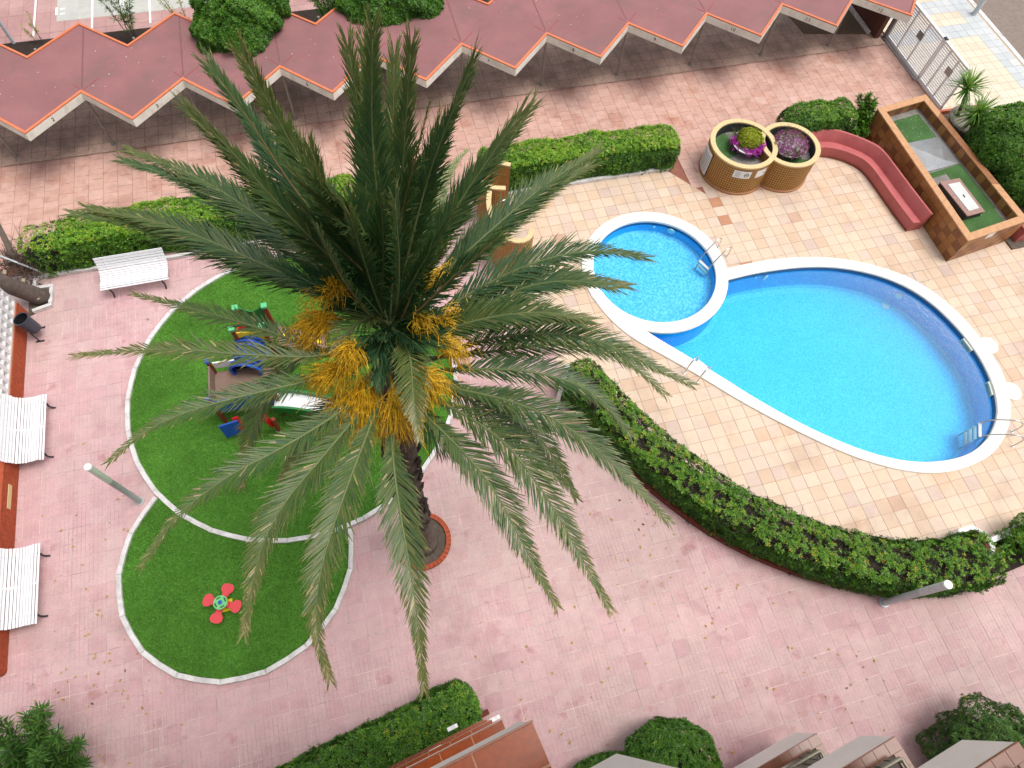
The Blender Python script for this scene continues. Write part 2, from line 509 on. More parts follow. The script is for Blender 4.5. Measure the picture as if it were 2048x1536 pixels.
M_poolfloor = pool_mat('cyan_pool_mosaic', [(.1, alb(26, 172, 248, .94)), (.5, alb(48, 192, 255, .94)), (.9, alb(84, 208, 255, .94))])
M_poolwall = pool_mat('shade_blue_pool_mosaic', [(.1, alb(0, 146, 244, .9)), (.5, alb(6, 172, 255, .9)), (.9, alb(50, 192, 255, .9))])  # darker and bluer than the floor, painting in the dimmer light on walls
M_padfloor = pool_mat('pale_cyan_pool_mosaic', [(.1, alb(76, 178, 242, 1.0)), (.45, alb(108, 202, 250, 1.0)), (.9, alb(160, 224, 254, 1.0))], .05)


def band_mat():
    m, nt, b, N, L = nodes_of('greek_key_waterline_mosaic')
    uv = N.new('ShaderNodeUVMap')
    br = N.new('ShaderNodeTexBrick'); br.offset = .5; br.inputs['Scale'].default_value = 1.
    br.inputs['Brick Width'].default_value = .12; br.inputs['Row Height'].default_value = .05; br.inputs['Mortar Size'].default_value = .016
    br.inputs['Color1'].default_value = (*alb(60, 130, 205), 1); br.inputs['Color2'].default_value = (*alb(70, 145, 215), 1); br.inputs['Mortar'].default_value = (*alb(22, 62, 120), 1)
    L.new(uv.outputs[0], br.inputs['Vector'])
    L.new(br.outputs['Color'], b.inputs['Base Color']); b.inputs['Roughness'].default_value = .3
    return m


M_band = band_mat()


def water_mat():
    m = bpy.data.materials.new('pool_water'); m.use_nodes = True
    nt = m.node_tree; N = nt.nodes; L = nt.links
    N.remove(N['Principled BSDF'])
    p = posn(nt)
    n1 = noisen(nt, p, 5., 3, .6); n2 = noisen(nt, p, 26., 2, .5)
    bp = N.new('ShaderNodeBump'); bp.inputs['Strength'].default_value = .22; bp.inputs['Distance'].default_value = .02
    L.new(mathn(nt, 'ADD', n1, mathn(nt, 'MULTIPLY', n2, .45)), bp.inputs['Height'])
    tr = N.new('ShaderNodeBsdfTransparent'); tr.inputs[0].default_value = (.66, .91, 1.0, 1)
    gl = N.new('ShaderNodeBsdfGlossy'); gl.inputs['Roughness'].default_value = .06
    L.new(bp.outputs[0], gl.inputs['Normal'])
    fr = N.new('ShaderNodeFresnel'); fr.inputs[0].default_value = 1.33; L.new(bp.outputs[0], fr.inputs['Normal'])
    mx = N.new('ShaderNodeMixShader'); L.new(fr.outputs[0], mx.inputs[0]); L.new(tr.outputs[0], mx.inputs[1]); L.new(gl.outputs[0], mx.inputs[2])
    L.new(mx.outputs[0], N['Material Output'].inputs['Surface'])
    return m


M_water = water_mat()

# ------------------------------------------------------------------ pool outlines (metres)
PADC = np.array([8.72, 11.17]); PAD_IN, PAD_OUT = 2.0, 2.39
BIG_OUT = [(11.07, 10.70), (12.26, 10.75), (13.76, 10.61), (15.16, 10.22), (16.40, 9.53), (17.25, 8.74), (17.83, 7.58), (18.03, 6.5),
           (18.06, 5.4), (17.93, 4.75), (17.64, 4.13), (17.22, 3.55), (16.5, 2.99), (15.67, 2.71), (14.61, 2.64), (13.77, 2.82), (12.87, 3.22),
           (11.86, 3.89), (10.72, 4.93), (9.6, 6.08), (8.71, 7.15), (8.05, 7.9), (7.2, 8.8), (6.7, 9.6), (6.36, 10.69)]
BIG_IN = [(10.82, 10.27), (12.08, 10.34), (13.87, 10.2), (15.25, 9.78), (16.44, 9.03), (17.17, 8.06), (17.55, 6.8), (17.63, 5.75), (17.5, 4.92),
          (17.23, 4.23), (16.88, 3.74), (16.19, 3.24), (15.39, 2.99), (14.44, 3.01), (13.46, 3.27), (12.4, 3.87), (11.23, 4.85), (10.13, 6.02),
          (9.24, 7.15), (8.4, 8.15), (7.66, 9.0)]
NB = 120
bo = smooth_curve(BIG_OUT, NB); bi = smooth_curve(BIG_IN, NB)
a0 = math.atan2(*(bi[-1] - PADC)[::-1]); a1 = math.atan2(*(bi[0] - PADC)[::-1])
arc = [PADC + 2.2 * np.array([math.cos(a), math.sin(a)]) for a in np.linspace(a0, a1, 30)]
basin_poly = [tuple(p) for p in bi] + [tuple(p) for p in arc[1:-1]]
arc2 = [PADC + 2.2 * np.array([math.cos(a), math.sin(a)]) for a in np.linspace(math.atan2(*(bo[-1] - PADC)[::-1]) % (2 * math.pi), math.atan2(*(bo[0] - PADC)[::-1]), 24)]
midline = [tuple((np.array(a) + np.array(b)) / 2) for a, b in zip(bo, bi)]
top_arc = [tuple(PADC + 2.2 * np.array([math.cos(a), math.sin(a)])) for a in np.linspace(math.pi * .99, -.05, 40)]
union_poly = midline + [p for p in top_arc]         # outline along the middle of the coping, both pools together
UP = np.array(union_poly)
UPE = np.roll(UP, -1, axis=0)


def inside(poly, p):
    x, y = p; c = False; n = len(poly); j = n - 1
    for i in range(n):
        xi, yi = poly[i]; xj, yj = poly[j]
        if (yi > y) != (yj > y) and x < (xj - xi) * (y - yi) / (yj - yi) + xi: c = not c
        j = i
    return c


def near_union(p):
    p = np.array(p); d = UPE - UP
    t = np.clip(((p - UP) * d).sum(1) / np.maximum((d * d).sum(1), 1e-9), 0, 1)
    q = UP + d * t[:, None]; r = np.hypot(*(p - q).T); i = r.argmin()
    return r[i], q[i]


def clip_half(poly, q, n):
    out = []
    m = len(poly)
    for i in range(m):
        a, b = np.array(poly[i]), np.array(poly[(i + 1) % m])
        da, db = (a - q) @ n, (b - q) @ n
        if da >= 0: out.append(tuple(a))
        if da * db < 0: out.append(tuple(a + (b - a) * da / (da - db)))
    return out


# ------------------------------------------------------------------ regions of paving
BND = [(3.75, 40.), (3.75, 11.5), (4.02, 10.6), (4.60, 8.5), (5.15, 7.3), (5.75, 6.0), (6.6, 4.6), (7.6, 3.3), (8.75, 2.25), (10.0, 1.4), (11.4, .75), (12.9, .42), (14.0, .35), (40., .35)]


def bx(y):
    for (xa, ya), (xb, yb) in zip(BND, BND[1:]):
        if yb <= y <= ya: return xa + (xb - xa) * (ya - y) / max(ya - yb, 1e-6)
    return 99.


def on_terrace(x, y): return x > bx(y)


TURF1, TURF1R = np.array([-2.87, 9.67]), 4.5
TURF2, TURF2R = np.array([-4.85, 5.0]), 2.78


def in_turf(x, y):
    return math.hypot(x - TURF1[0], y - TURF1[1]) < TURF1R - .45 or math.hypot(x - TURF2[0], y - TURF2[1]) < TURF2R - .45


def tile_field(base, name, cells, pitch, gap, m, z, th=.014, nmax=300):
    """cells: list of (x0, y0, polygon or None); nearest ones become objects, the rest one joined part"""
    cells = sorted(cells, key=lambda c: c[0] ** 2 + c[1] ** 2)
    g = gap / 2
    b = MB().box((g, g, 0), (pitch[0] - g, pitch[1] - g, th))
    b.F = b.F[1:]
    shared = raw_mesh(name, b.V, b.F, m)
    rest = MB(); k = 0
    for (x0, y0, poly) in cells:
        if poly is None:
            if k < nmax:
                o = put(name, shared, base, loc=(x0, y0, z + random.uniform(-.0012, .0012))); k += 1
            else:
                rest.add([(v[0] + x0, v[1] + y0, v[2] + z) for v in b.V], b.F)
        else:
            c = np.mean(poly, axis=0)
            P2 = [tuple(c + (np.array(p) - c) * .97) for p in poly]
            n = len(P2)
            V = [(p[0], p[1], z) for p in P2] + [(p[0], p[1], z + th) for p in P2]
            F = [tuple(range(n, 2 * n))] + [(i, (i + 1) % n, n + (i + 1) % n, n + i) for i in range(n)]
            if k < nmax:
                put(name, raw_mesh(name, [(v[0] - x0, v[1] - y0, v[2] - z) for v in V], F, m), base, loc=(x0, y0, z)); k += 1
            else: rest.add(V, F)
    if rest.V:
        rest.build(name, m, base, kind='stuff')


# wide ground under everything, kept clear of the pool
g = MB()
for a, b in (((-120, -90), (5, 160)), ((19.5, -90), (120, 160)), ((5, -90), (19.5, 1.0)), ((5, 14.5), (19.5, 160))):
    g.add([(a[0], a[1], -.06), (b[0], a[1], -.06), (b[0], b[1], -.06), (a[0], b[1], -.06)], [(0, 1, 2, 3)])
tag(g.build('ground', M_earth), kind='structure')

# pink paving
def grid(x0, x1, y0, y1, px, py, ox=0., oy=0.):
    for i in range(int(math.floor((x0 - ox) / px)), int(math.ceil((x1 - ox) / px))):
        for j in range(int(math.floor((y0 - oy) / py)), int(math.ceil((y1 - oy) / py))):
            yield ox + i * px, oy + j * py


pb, tb = MB(), MB()
pink_cells, terr_cells = [], []
for x, y in grid(-11.6, 22, -9, 16.8, .4, .4):
    cx_, cy_ = x + .2, y + .2
    if on_terrace(cx_ - .25, cy_ - .25) or (cy_ > 15.0 and not (-.6 < cx_ < 4.6)): continue
    pb.add([(x, y, -.012), (x + .4, y, -.012), (x + .4, y + .4, -.012), (x, y + .4, -.012)], [(0, 1, 2, 3)])
    if (cx_ < -10.25 and cy_ > 3.5) or in_turf(cx_, cy_) or cy_ < -6.5: continue
    pink_cells.append((x, y, None))
pink = tag(pb.build('pink_paving', M_pinkgrout), kind='structure')
tile_field(pink, 'paving_tile', pink_cells, (.4, .4), .015, M_pink, -.012, th=.006)

PX, PY, OX, OY = .41, .40, .14, .02
DRV_A, DRV_B = np.array([10.73, 15.04]), np.array([11.5, 14.0])
dn = np.array([-(DRV_B - DRV_A)[1], (DRV_B - DRV_A)[0]]); dn = -dn / np.linalg.norm(dn)
if (np.array([8., 10.]) - DRV_A) @ dn < 0: dn = -dn
for x, y in grid(3.4, 25.5, .3, 16.6, PX, PY, OX, OY):
    c = (x + PX / 2, y + PY / 2)
    if not on_terrace(*c): continue
    if c[1] > 15.2 and c[0] < 18.5 or (c[0] > 11.6 and c[1] > 14.9): continue
    poly = [(x, y), (x + PX, y), (x + PX, y + PY), (x, y + PY)]
    cl = None
    if c[0] > 10.2 and c[1] > 13.4 and c[0] < 11.75:
        sd_ = min((np.array(q) - DRV_A) @ dn for q in poly)
        if sd_ < 0:
            poly = clip_half(poly, DRV_A, dn); cl = True
            if len(poly) < 3: continue
    r, q = near_union(c)
    ins = inside(union_poly, c)
    if ins and r > .33: continue
    if r < .33:
        n = (np.array(c) - q); ln = np.linalg.norm(n)
        if ln < 1e-6: continue
        n = n / ln * (-1 if ins else 1)
        poly = clip_half(poly, q, n); cl = True
        if len(poly) < 3: continue
    tb.add([(p[0], p[1], -.014) for p in poly], [tuple(range(len(poly)))])
    terr_cells.append((x, y, poly if cl else None))
terrace = tag(tb.build('pool_terrace', M_terrgrout), kind='structure')
tile_field(terrace, 'terrace_tile', terr_cells, (PX, PY), .010, M_terr, -.014)
for (px_, py_) in ((1432, 408), (1447, 432), (1497, 524)):
    c = P(px_, py_)
    x = OX + math.floor((c.x - OX) / PX) * PX; y = OY + math.floor((c.y - OY) / PY) * PY
    MB().box((x + .004, y + .004, -.01), (x + PX - .004, y + PY - .004, .004)).build('terrace_tile', M_oldtile, terrace)
c = P(1840, 553)
MB().box((c.x - .2, c.y - .2, -.012), (c.x + .2, c.y + .2, .0035)).build('drain_cover', M_terr, terrace)
fr = MB()
for a, b in (((-.22, -.22), (.22, -.2)), ((-.22, .2), (.22, .22)), ((-.22, -.2), (-.2, .2)), ((.2, -.2), (.22, .2))):
    fr.box((c.x + a[0], c.y + a[1], -.012), (c.x + b[0], c.y + b[1], .005))
fr.build('cover_frame', M_post, terrace)

# driveway
db, drive_cells = MB(), []
DP = .45
for x, y in grid(-14, 22.4, 13.5, 20.05, DP, DP):
    i = round(x / DP)
    y2 = y + (DP / 2 if i % 2 else 0)
    if y2 > 20.0 or y2 < 14.0: continue
    top_cut = y2 + DP > 20.06
    cx_, cy_ = x + DP / 2, y2 + DP / 2
    if cx_ < 11.0 and cy_ < 15.3: continue
    if cy_ < 16.2 and -10.5 < cx_ < 11.2 and not 0 < cx_ < 3.6 : continue
    if 11.0 <= cx_ < 12.4 and (np.array([cx_, cy_]) - DRV_A) @ dn > .25: continue
    if cx_ >= 12.4 and cy_ < 15.1: continue
    if cy_ < 15.7 and (cx_ < 4 or cx_ > 18.8): continue
    drive_cells.append((x, y2, [(x, y2), (x + DP, y2), (x + DP, 20.055), (x, 20.055)] if top_cut else None))
dbv = MB().add([(-14, 15.0, -.020), (22.5, 15.0, -.020), (22.5, 20.06, -.020), (-14, 20.06, -.020)], [(0, 1, 2, 3)])
dbv.add([(10.4, 13.6, -.021), (18.5, 13.6, -.021), (18.5, 15.2, -.021), (10.4, 15.2, -.021)], [(0, 1, 2, 3)])
drive = tag(dbv.build('driveway', M_drivegrout), kind='structure')
tile_field(drive, 'driveway_tile', drive_cells, (DP, DP), .009, M_drive, -.016)
tag(MB().box((-16, 20.06, -.3), (22.2, 23.6, .03)).build('carport_floor', simple('dark_floor_joint', (.17, .11, .085), .8)), kind='structure')

cfl = MB()
for x, y in grid(-14, 22, 20.1, 23.5, .45, .45):
    cfl.add([(x + .006, y + .006, .034), (x + .444, y + .006, .034), (x + .444, y + .444, .034), (x + .006, y + .444, .034)], [(0, 1, 2, 3)])
cfl.build('floor_tile', M_slabfloor, bpy.data.objects['carport_floor'], kind='stuff')

# planting strip and parking lot behind the carport
tag(MB().box((-16, 23.601, -.3), (21.6, 26.05, .015)).build('soil_bed', M_soil), kind='structure')
tag(MB().box((-30, 26.051, -.3), (23, 60, .0)).build('parking_lot', M_lot), kind='structure')
lot = MB()
for x, y in grid(-22, 21, 26.1, 33, .5, 1.2):
    lot.box((x + .006, y + .006, .001), (x + .494, y + 1.194, .012)); lot.F.pop(-6)
lo_ = lot.build('lot_paver', M_lot, bpy.data.objects['parking_lot'], kind='stuff')
tag(MB().box((-9.78, 27.0, .0), (4, 31, .016)).build('parking_bay', M_lotgrey), kind='structure')
ln = MB()
for px_, py_ in ((185, 20), (300, 20), (68, 60)):
    q = P(px_, py_)
    ln.box((q.x - .035, 26.3, .01), (q.x + .035, 31, .020))
for px_, py_ in ((118, 22), (246, 7), (252, 8)):
    q = P(px_, py_)
    ln.box((q.x - .12, q.y - .25, .01), (q.x - .04, q.y + .2, .020)); ln.box((q.x + .05, q.y - .25, .01), (q.x + .22, q.y - .17, .020)); ln.box((q.x + .05, q.y + .05, .01), (q.x + .22, q.y + .13, .020))
tag(ln.build('painted_bay_lines', M_white), kind='structure')

# street beyond the gate
sw = tag(MB().box((22.55, 2, -.3), (27.3, 60, -.016)).build('sidewalk', M_walkgrout), kind='structure')
cells_c, cells_g = [], []
for x, y in grid(22.6, 27.0, 12, 26, .4, .4):
    gy = (y + .2)
    grey = abs(gy - 21.6) < .25 or abs(gy - 20.0) < .25 or x > 26.4
    (cells_g if grey else cells_c).append((x, y, None))
tile_field(sw, 'street_tile', cells_c, (.4, .4), .01, M_walk, -.014, nmax=150)
tile_field(sw, 'street_tile', cells_g, (.4, .4), .01, M_walkgrey, -.014, nmax=90)
tag(MB().box((27.3, 2, -.3), (27.5, 60, .0)).build('street_kerb', M_kerb), kind='structure')
tag(MB().box((27.5, 2, -.3), (48, 60, -.12)).build('road', M_asphalt), kind='structure')

# ------------------------------------------------------------------ pool
pool = thing('swimming_pool', 'large teardrop swimming pool with white coping and walls coloured in shaded blue', 'pool', (14, 7, 0))
pad = thing('paddling_pool', 'small round paddling pool with white ring coping, beside the larger pool', 'pool', (8.72, 11.17, 0))
c_ = MB()
bi3, bo3 = [(*p, 0) for p in bi], [(*p, 0) for p in bo]
lift = lambda A, z, s=0., B=None: [(p[0], p[1], z) for p in A]
shr = lambda A, B, f: [tuple(np.array(a) + (np.array(b) - np.array(a)) * f) for a, b in zip(A, B)]
rows = [lift(bo, -.02), lift(bo, .035), lift(shr(bo, bi, .05), .055), lift(shr(bo, bi, .93), .05), lift(shr(bo, bi, 1.0), .03), lift(bi, -.045), lift(shr(bo, bi, .9), -.05)]
c_.strip(rows)
# two rounded ears where the skimmer lids sit
for (ex, ey) in ((18.14, 6.12), (17.93, 4.52)):
    c_.lathe((ex, ey, 0), [(.30, -.02), (.30, .034), (.27, .052), (0.001, .053)], 20)
c_.build('coping', M_coping, pool, smooth=True, sharp=40)
for (ex, ey) in ((18.14, 6.12), (17.93, 4.52)):
    MB().lathe((ex, ey, 0), [(.14, .05), (.14, .058), (.11, .058), (.105, .054), (.001, .054)], 20).build('skimmer_lid', M_skim, pool)
ZF = -1.0
w = MB(); n = len(basin_poly)
bp = np.array(basin_poly); cen = np.array([13.6, 6.6])
def inset(d): return [tuple(p + (cen - p) / np.linalg.norm(cen - p) * d) for p in bp]
w.strip([lift(bp, -.02), lift(bp, ZF + .18), lift(inset(.06), ZF + .08)], closed=True)
w.build('basin_wall', M_poolwall, pool, smooth=True)
f_ = MB(); i1 = inset(.06); i2 = inset(.35)
f_.strip([lift(i1, ZF + .08), lift(inset(.14), ZF + .02), lift(i2, ZF)], closed=True)
f_.add(lift(i2, ZF), [tuple(range(n))])
f_.build('basin_floor', M_poolfloor, pool)
def band(name, ring, z0, z1, parent):
    me_V = [(p[0], p[1], z1) for p in ring] + [(p[0], p[1], z0) for p in ring]
    m_ = len(ring); F = [(i, (i + 1) % m_, m_ + (i + 1) % m_, m_ + i) for i in range(m_)]
    o = off(parent)
    me = raw_mesh(name, [(v[0] - o[0], v[1] - o[1], v[2] - o[2]) for v in me_V], F, M_band)
    uv = me.uv_layers.new(name='UVMap'); d = 0.
    for i, pl in enumerate(me.polygons):
        a, b = np.array(ring[i]), np.array(ring[(i + 1) % m_]); d2 = d + np.linalg.norm(b - a)
        for li, (u, v) in zip(pl.loop_indices, ((d, .15), (d2, .15), (d2, 0), (d, 0))): uv.data[li].uv = (u, v)
        d = d2
    return put(name, me, parent)
band('waterline_band', [tuple(p + (cen - p) / np.linalg.norm(cen - p) * .006) for p in bp], -.17, -.03, pool)
for (px_, py_, z) in ((1803, 586, -.45), (1529, 553, -.3), (1505, 552, -.2)):
    q = P(px_, py_, z); d = np.array([q.x, q.y]); k = np.argmin(np.hypot(*(bp - d).T)); e = bp[k]
    nrm = (cen - e) / np.linalg.norm(cen - e); pos = e + nrm * .03
    r_ = .11 if z < -.25 else .04
    t_ = Vector((-nrm[1], nrm[0], 0))
    V = [Vector((*pos, z)) + t_ * r_ * math.cos(a) + Vector((0, 0, r_ * math.sin(a))) for a in np.linspace(0, 2 * math.pi, 17)[:-1]]
    V2 = [v + Vector((*nrm, 0)) * .03 for v in V]
    MB().add(V + V2, [tuple(range(16, 32))] + [(i, (i + 1) % 16, 16 + (i + 1) % 16, 16 + i) for i in range(16)]).build('underwater_light', M_pool_light, pool)
q = P(1771, 611, -.98)
MB().lathe((q.x, q.y, ZF), [(.14, 0), (.14, .03), (.1, .045), (.001, .045)], 20).build('floor_inlet', M_pool_light, pool)
for (px_, py_) in ((1943, 693), (1989, 780)):
    q = P(px_, py_, -.08); k = np.argmin(np.hypot(*(bp - np.array([q.x, q.y])).T)); e = bp[k]; tdir = bp[(k + 1) % n] - bp[k - 1]; tdir /= np.linalg.norm(tdir)
    nn = np.array([tdir[1], -tdir[0]]); nn = nn if (cen - e) @ nn > 0 else -nn
    fr = MB(); T, Nn = Vector((*tdir, 0)), Vector((*nn, 0)); c0 = Vector((*e, -.11)) + Nn * .03
    for s in (-1, 1):
        fr.obox(c0 + T * .21 * s, T * .02, Nn * .035, Vector((0, 0, .09)))
        fr.obox(c0 + Vector((0, 0, .075 * s)), T * .19, Nn * .035, Vector((0, 0, .015)))
    sk = fr.build('skimmer', M_skim, pool)
    MB().obox(c0 - Nn * .01, T * .19, Nn * .004, Vector((0, 0, .06))).build('skimmer_flap', M_hatch, pool)
wat = tag(raw_mesh('w', [(p[0], p[1], -.115) for p in bp], [tuple(range(n))], M_water) and put('pool_water', raw_mesh('pool_water', [(p[0], p[1], -.115) for p in bp], [tuple(range(n))], M_water)), kind='structure')

ring = lambda r, k=96: [(PADC[0] + r * math.cos(a), PADC[1] + r * math.sin(a)) for a in np.linspace(0, 2 * math.pi, k + 1)[:-1]]
MB().strip([lift(ring(PAD_OUT), -.02), lift(ring(PAD_OUT), .040), lift(ring(PAD_OUT - .02), .058), lift(ring(PAD_IN + .03), .054), lift(ring(PAD_IN), .034), lift(ring(PAD_IN), -.045), lift(ring(PAD_IN + .05), -.05)], closed=True).build('coping', M_coping, pad, smooth=True, sharp=40)
MB().strip([lift(ring(PAD_IN + .02), -.02), lift(ring(PAD_IN + .02), -.40), lift(ring(PAD_IN - .02), -.44)], closed=True).build('basin_wall', M_poolwall, pad, smooth=True)
MB().strip([lift(ring(PAD_IN - .02), -.44), lift(ring(PAD_IN - .25), -.47), lift(ring(.01), -.47)], closed=True).build('basin_floor', M_padfloor, pad)
MB().strip([lift(ring(PAD_OUT - .03), -.03), lift(ring(PAD_OUT - .03), -1.0)], closed=True).build('divider_wall', M_poolwall, pad, smooth=True)
band('waterline_band', ring(PAD_IN + .014), -.17, -.03, pad)
for px_, py_, r_ in ((1343, 460, .13), (1309, 449, .04)):
    q = P(px_, py_, -.14); a = math.atan2(q.y - PADC[1], q.x - PADC[0]); nrm = Vector((-math.cos(a), -math.sin(a), 0)); t_ = Vector((-math.sin(a), math.cos(a), 0))
    p0 = Vector((*PADC, -.2)) - nrm * (PAD_IN - .02)
    V = [p0 + t_ * r_ * math.cos(b) + Vector((0, 0, .75 * r_ * math.sin(b))) for b in np.linspace(0, 2 * math.pi, 17)[:-1]]; V2 = [v + nrm * .05 for v in V]
    MB().add(V + V2, [tuple(range(16, 32))] + [(i, (i + 1) % 16, 16 + (i + 1) % 16, 16 + i) for i in range(16)]).build('underwater_light', M_pool_light, pad)
tag(put('paddling_pool_water', raw_mesh('paddling_pool_water', [(p[0], p[1], -.105) for p in ring(PAD_IN + .015)], [tuple(range(96))], M_water)), kind='structure')


def ladder(label, p_in, p_out, w=.42, steps=2, long=False):
    """two curved rails from the deck over the coping down into the water, plus treads"""
    p_in, p_out = Vector(p_in), Vector(p_out)
    d = (p_in - p_out); d.z = 0; D = d.length; d.normalize(); s = Vector((-d.y, d.x, 0))
    t = thing('pool_ladder', label, 'pool ladder', tuple(p_out), 0, 'steel ladders into the pools')
    for k in (-1, 1):
        b = p_out + s * k * w / 2
        pts = [b, b + Vector((0, 0, .38)), b + d * .05 + Vector((0, 0, .52)), b + d * .17 + Vector((0, 0, .60)), b + d * .30 + Vector((0, 0, .60)),
               b + d * (D * .72) + Vector((0, 0, .40)), b + d * (D * .93) + Vector((0, 0, .20)), b + d * D + Vector((0, 0, .0)), b + d * (D + .02) + Vector((0, 0, -.30 - .24 * steps))]
        MB().tube(smooth_curve(pts, 28), .021, 8).build('rail', M_steel, t, smooth=True)
        MB().lathe(tuple(b), [(.05, -.005), (.05, .012), (.001, .014)], 12).build('foot_flange', M_steel, t)
    for i in range(steps):
        z = -.06 - .22 * i
        MB().obox(p_out + d * (D + .01) + Vector((0, 0, z)), s * w / 2, d * .045, Vector((0, 0, .014))).build('tread', M_hatch, t)
    return t


ladder('steel ladder of the small round pool, pale tread above the water', (10.44, 11.05, 0), (11.21, 11.38, 0), .44, 2)
ladder('steel ladder at the lower end of the large pool, dark treads running deep', (16.30, 3.62, 0), (17.06, 3.14, 0), .48, 4)
ladder('low steel grab rails on the straight coping of the large pool near the palm', (8.98, 7.56, 0), (8.42, 7.22, 0), .46, 2)

# ------------------------------------------------------------------ carport
PER, X0 = 3.037, -9.30
rng_s = np.random.default_rng(11)
M_seam = simple('roof_seam', alb(176, 78, 74), .7)
M_roof2 = simple('maroon_roof_joint', pk(146, 96, 98), .75, .2)
cp = thing('carport', 'long carport with zigzag maroon roof, orange edge and cream numbered fascia', 'carport', (6, 20, 0))
ZR = 2.15
front = [(X0 - PER + PER * .5, 20.1)]
for k in range(0, 11):
    front += [(X0 + PER * k, 18.6), (X0 + PER * (k + .5) + .02, 20.1)]
front = [(-12.35 - 1.5, 20.1), (-12.35, 18.6)] + front[0:1] + front[1:-1]
front[-1] = (21.17, 18.63)
back = []
for k in range(-1, 11):
    back += [(X0 - .1 + PER * k, 22.1), (X0 - .1 + PER * (k + .5), 23.5)]
back = [(b[0], b[1]) for b in back]
back[-1] = (22.3, 22.2)
fr_n, bk_n = front, back
outline = fr_n + [(21.9, 19.5)] + bk_n[::-1] + [(-13.9, 23.5)]
MB().prism(outline, ZR - .10, ZR - .012).build('roof', M_roof, cp)
for k in range(0, 11):
    x = X0 + PER * (k + .5) + .02; o_ = rng_s.uniform(-.1, .1)
    for (dx, dy, l) in ((.62, .62, .75), (-.55, .68, .5)):
        d_ = Vector((dx, dy, 0)).normalized(); a_ = Vector((x + .02, 20.2 + abs(o_) * .3, ZR - .0105))
        MB().bar(a_, a_ + d_ * l * (1 + o_), .022, .006).build('seam', M_seam, cp)
for k in range(-2, 11):
    a_ = Vector((X0 + PER * k + 1.55, 20.35, ZR - .011)); b_ = Vector((X0 + PER * k + 1.55, 23.3, ZR - .011))
    MB().bar(a_, b_, .05, .005).build('membrane_joint', M_roof2, cp)
sp_ = MB()
for _ in range(80):
    x = rng_s.uniform(-11, 20); y = rng_s.uniform(20.2, 22.2); a = rng_s.uniform(0, 6.28); l = rng_s.uniform(.008, .024)
    sp_.add([(x + l * math.cos(a + t_), y + l * .6 * math.sin(a + t_), ZR - .0085) for t_ in (0, 1.3, 2.6, 3.9, 5.2)], [(0, 1, 2, 3, 4)])
sp_.build('white_speck', M_white, cp, kind='stuff')
soff = [(x, y) for x, y in outline]
def edge_run(pts, w, z0, z1, inward):
    """mitred band along an open polyline"""
    A = [np.array(p, float) for p in pts]; out = []
    for i, p in enumerate(A):
        ds = []
        if i > 0: ds.append((A[i] - A[i - 1]) / np.linalg.norm(A[i] - A[i - 1]))
        if i < len(A) - 1: ds.append((A[i + 1] - A[i]) / np.linalg.norm(A[i + 1] - A[i]))
        ns = [np.array([-d[1], d[0]]) * inward for d in ds]
        nn = sum(ns); nn /= np.linalg.norm(nn); c = nn @ ns[0]
        out.append(p + nn * w / c)
    V = [];
    m = MB()
    o2, i2 = [tuple(p) for p in A], [tuple(p) for p in out]
    m.strip([lift(o2, z0), lift(o2, z1), lift(i2, z1), lift(i2, z0), lift(o2, z0)])
    n = len(o2)
    m.F += [(0, n, 2 * n, 3 * n), (n - 1, 4 * n - 1, 3 * n - 1, 2 * n - 1)]
    return m
fe = fr_n + [(21.9, 19.5)]
edge_run(fe, .085, ZR - .011, ZR + .03, 1).build('front_edge_trim', M_trim, cp)
edge_run(bk_n, .075, ZR - .011, ZR + .03, -1).build('rear_edge_trim', M_trim, cp)
fs = edge_run([(x, y - .0) for x, y in fe], .06, ZR - .27, ZR - .013, 1)
fs_o = MB(); fs_o.V = [(v[0], v[1] - .004, v[2]) for v in fs.V]; fs_o.F = fs.F
fs_o.build('fascia', M_fascia, cp)
edge_run(bk_n, .06, ZR - .27, ZR - .013, -1).build('rear_fascia', M_fascia, cp)
for k in range(-1, 10):
    x = X0 + PER * (k + .5) + .02
    MB().tube([(x, 20.14, .0), (x, 20.14, ZR - .11)], .042, 10).build('post', M_post, cp, smooth=True, sharp=50)
    MB().lathe((x, 20.14, .03), [(.09, 0), (.09, .012), (.04, .014)], 10).build('base_plate', M_post, cp)
    MB().tube([(x - 1.5, 22.6, .0), (x - 1.5, 22.6, ZR - .11)], .042, 10).build('post', M_post, cp, smooth=True, sharp=50)
def number(txt, x, y, dirx, diry, parent, size=.17):
    cu = bpy.data.curves.new('number', 'FONT'); cu.body = txt; cu.size = size; cu.align_x = 'CENTER'; cu.align_y = 'CENTER'; cu.extrude = .002
    if len(txt) > 1:
        d_ = Vector((dirx, diry, 0)).normalized() * size * .30
        number(txt[0], x - d_.x, y - d_.y, dirx, diry, parent, size); number(txt[1], x + d_.x, y + d_.y, dirx, diry, parent, size)
        return
    tmp = bpy.data.objects.new('tmp', cu)
    me = bpy.data.meshes.new_from_object(tmp); bpy.data.objects.remove(tmp)
    me.materials.append(M_ink)
    o = put('number', me, parent)
    X = Vector((dirx, diry, 0)).normalized(); Z = Vector((X.y, -X.x, 0)); Y = Vector((0, 0, 1))
    mm = Matrix((X, Y, Z)).transposed().to_4x4(); mm.translation = Vector((x, y, ZR - .14)) - Vector(parent.location) + Z * .008
    o.matrix_local = mm
for k, t in ((0, '2'), (1, '3'), (2, '4')):
    xa, ya, xb, yb = X0 + PER * k, 18.596, X0 + PER * (k + .5) + .02, 20.096
    f = .44
    number(t, xa + (xb - xa) * f, ya + (yb - ya) * f, xb - xa, yb - ya, cp)
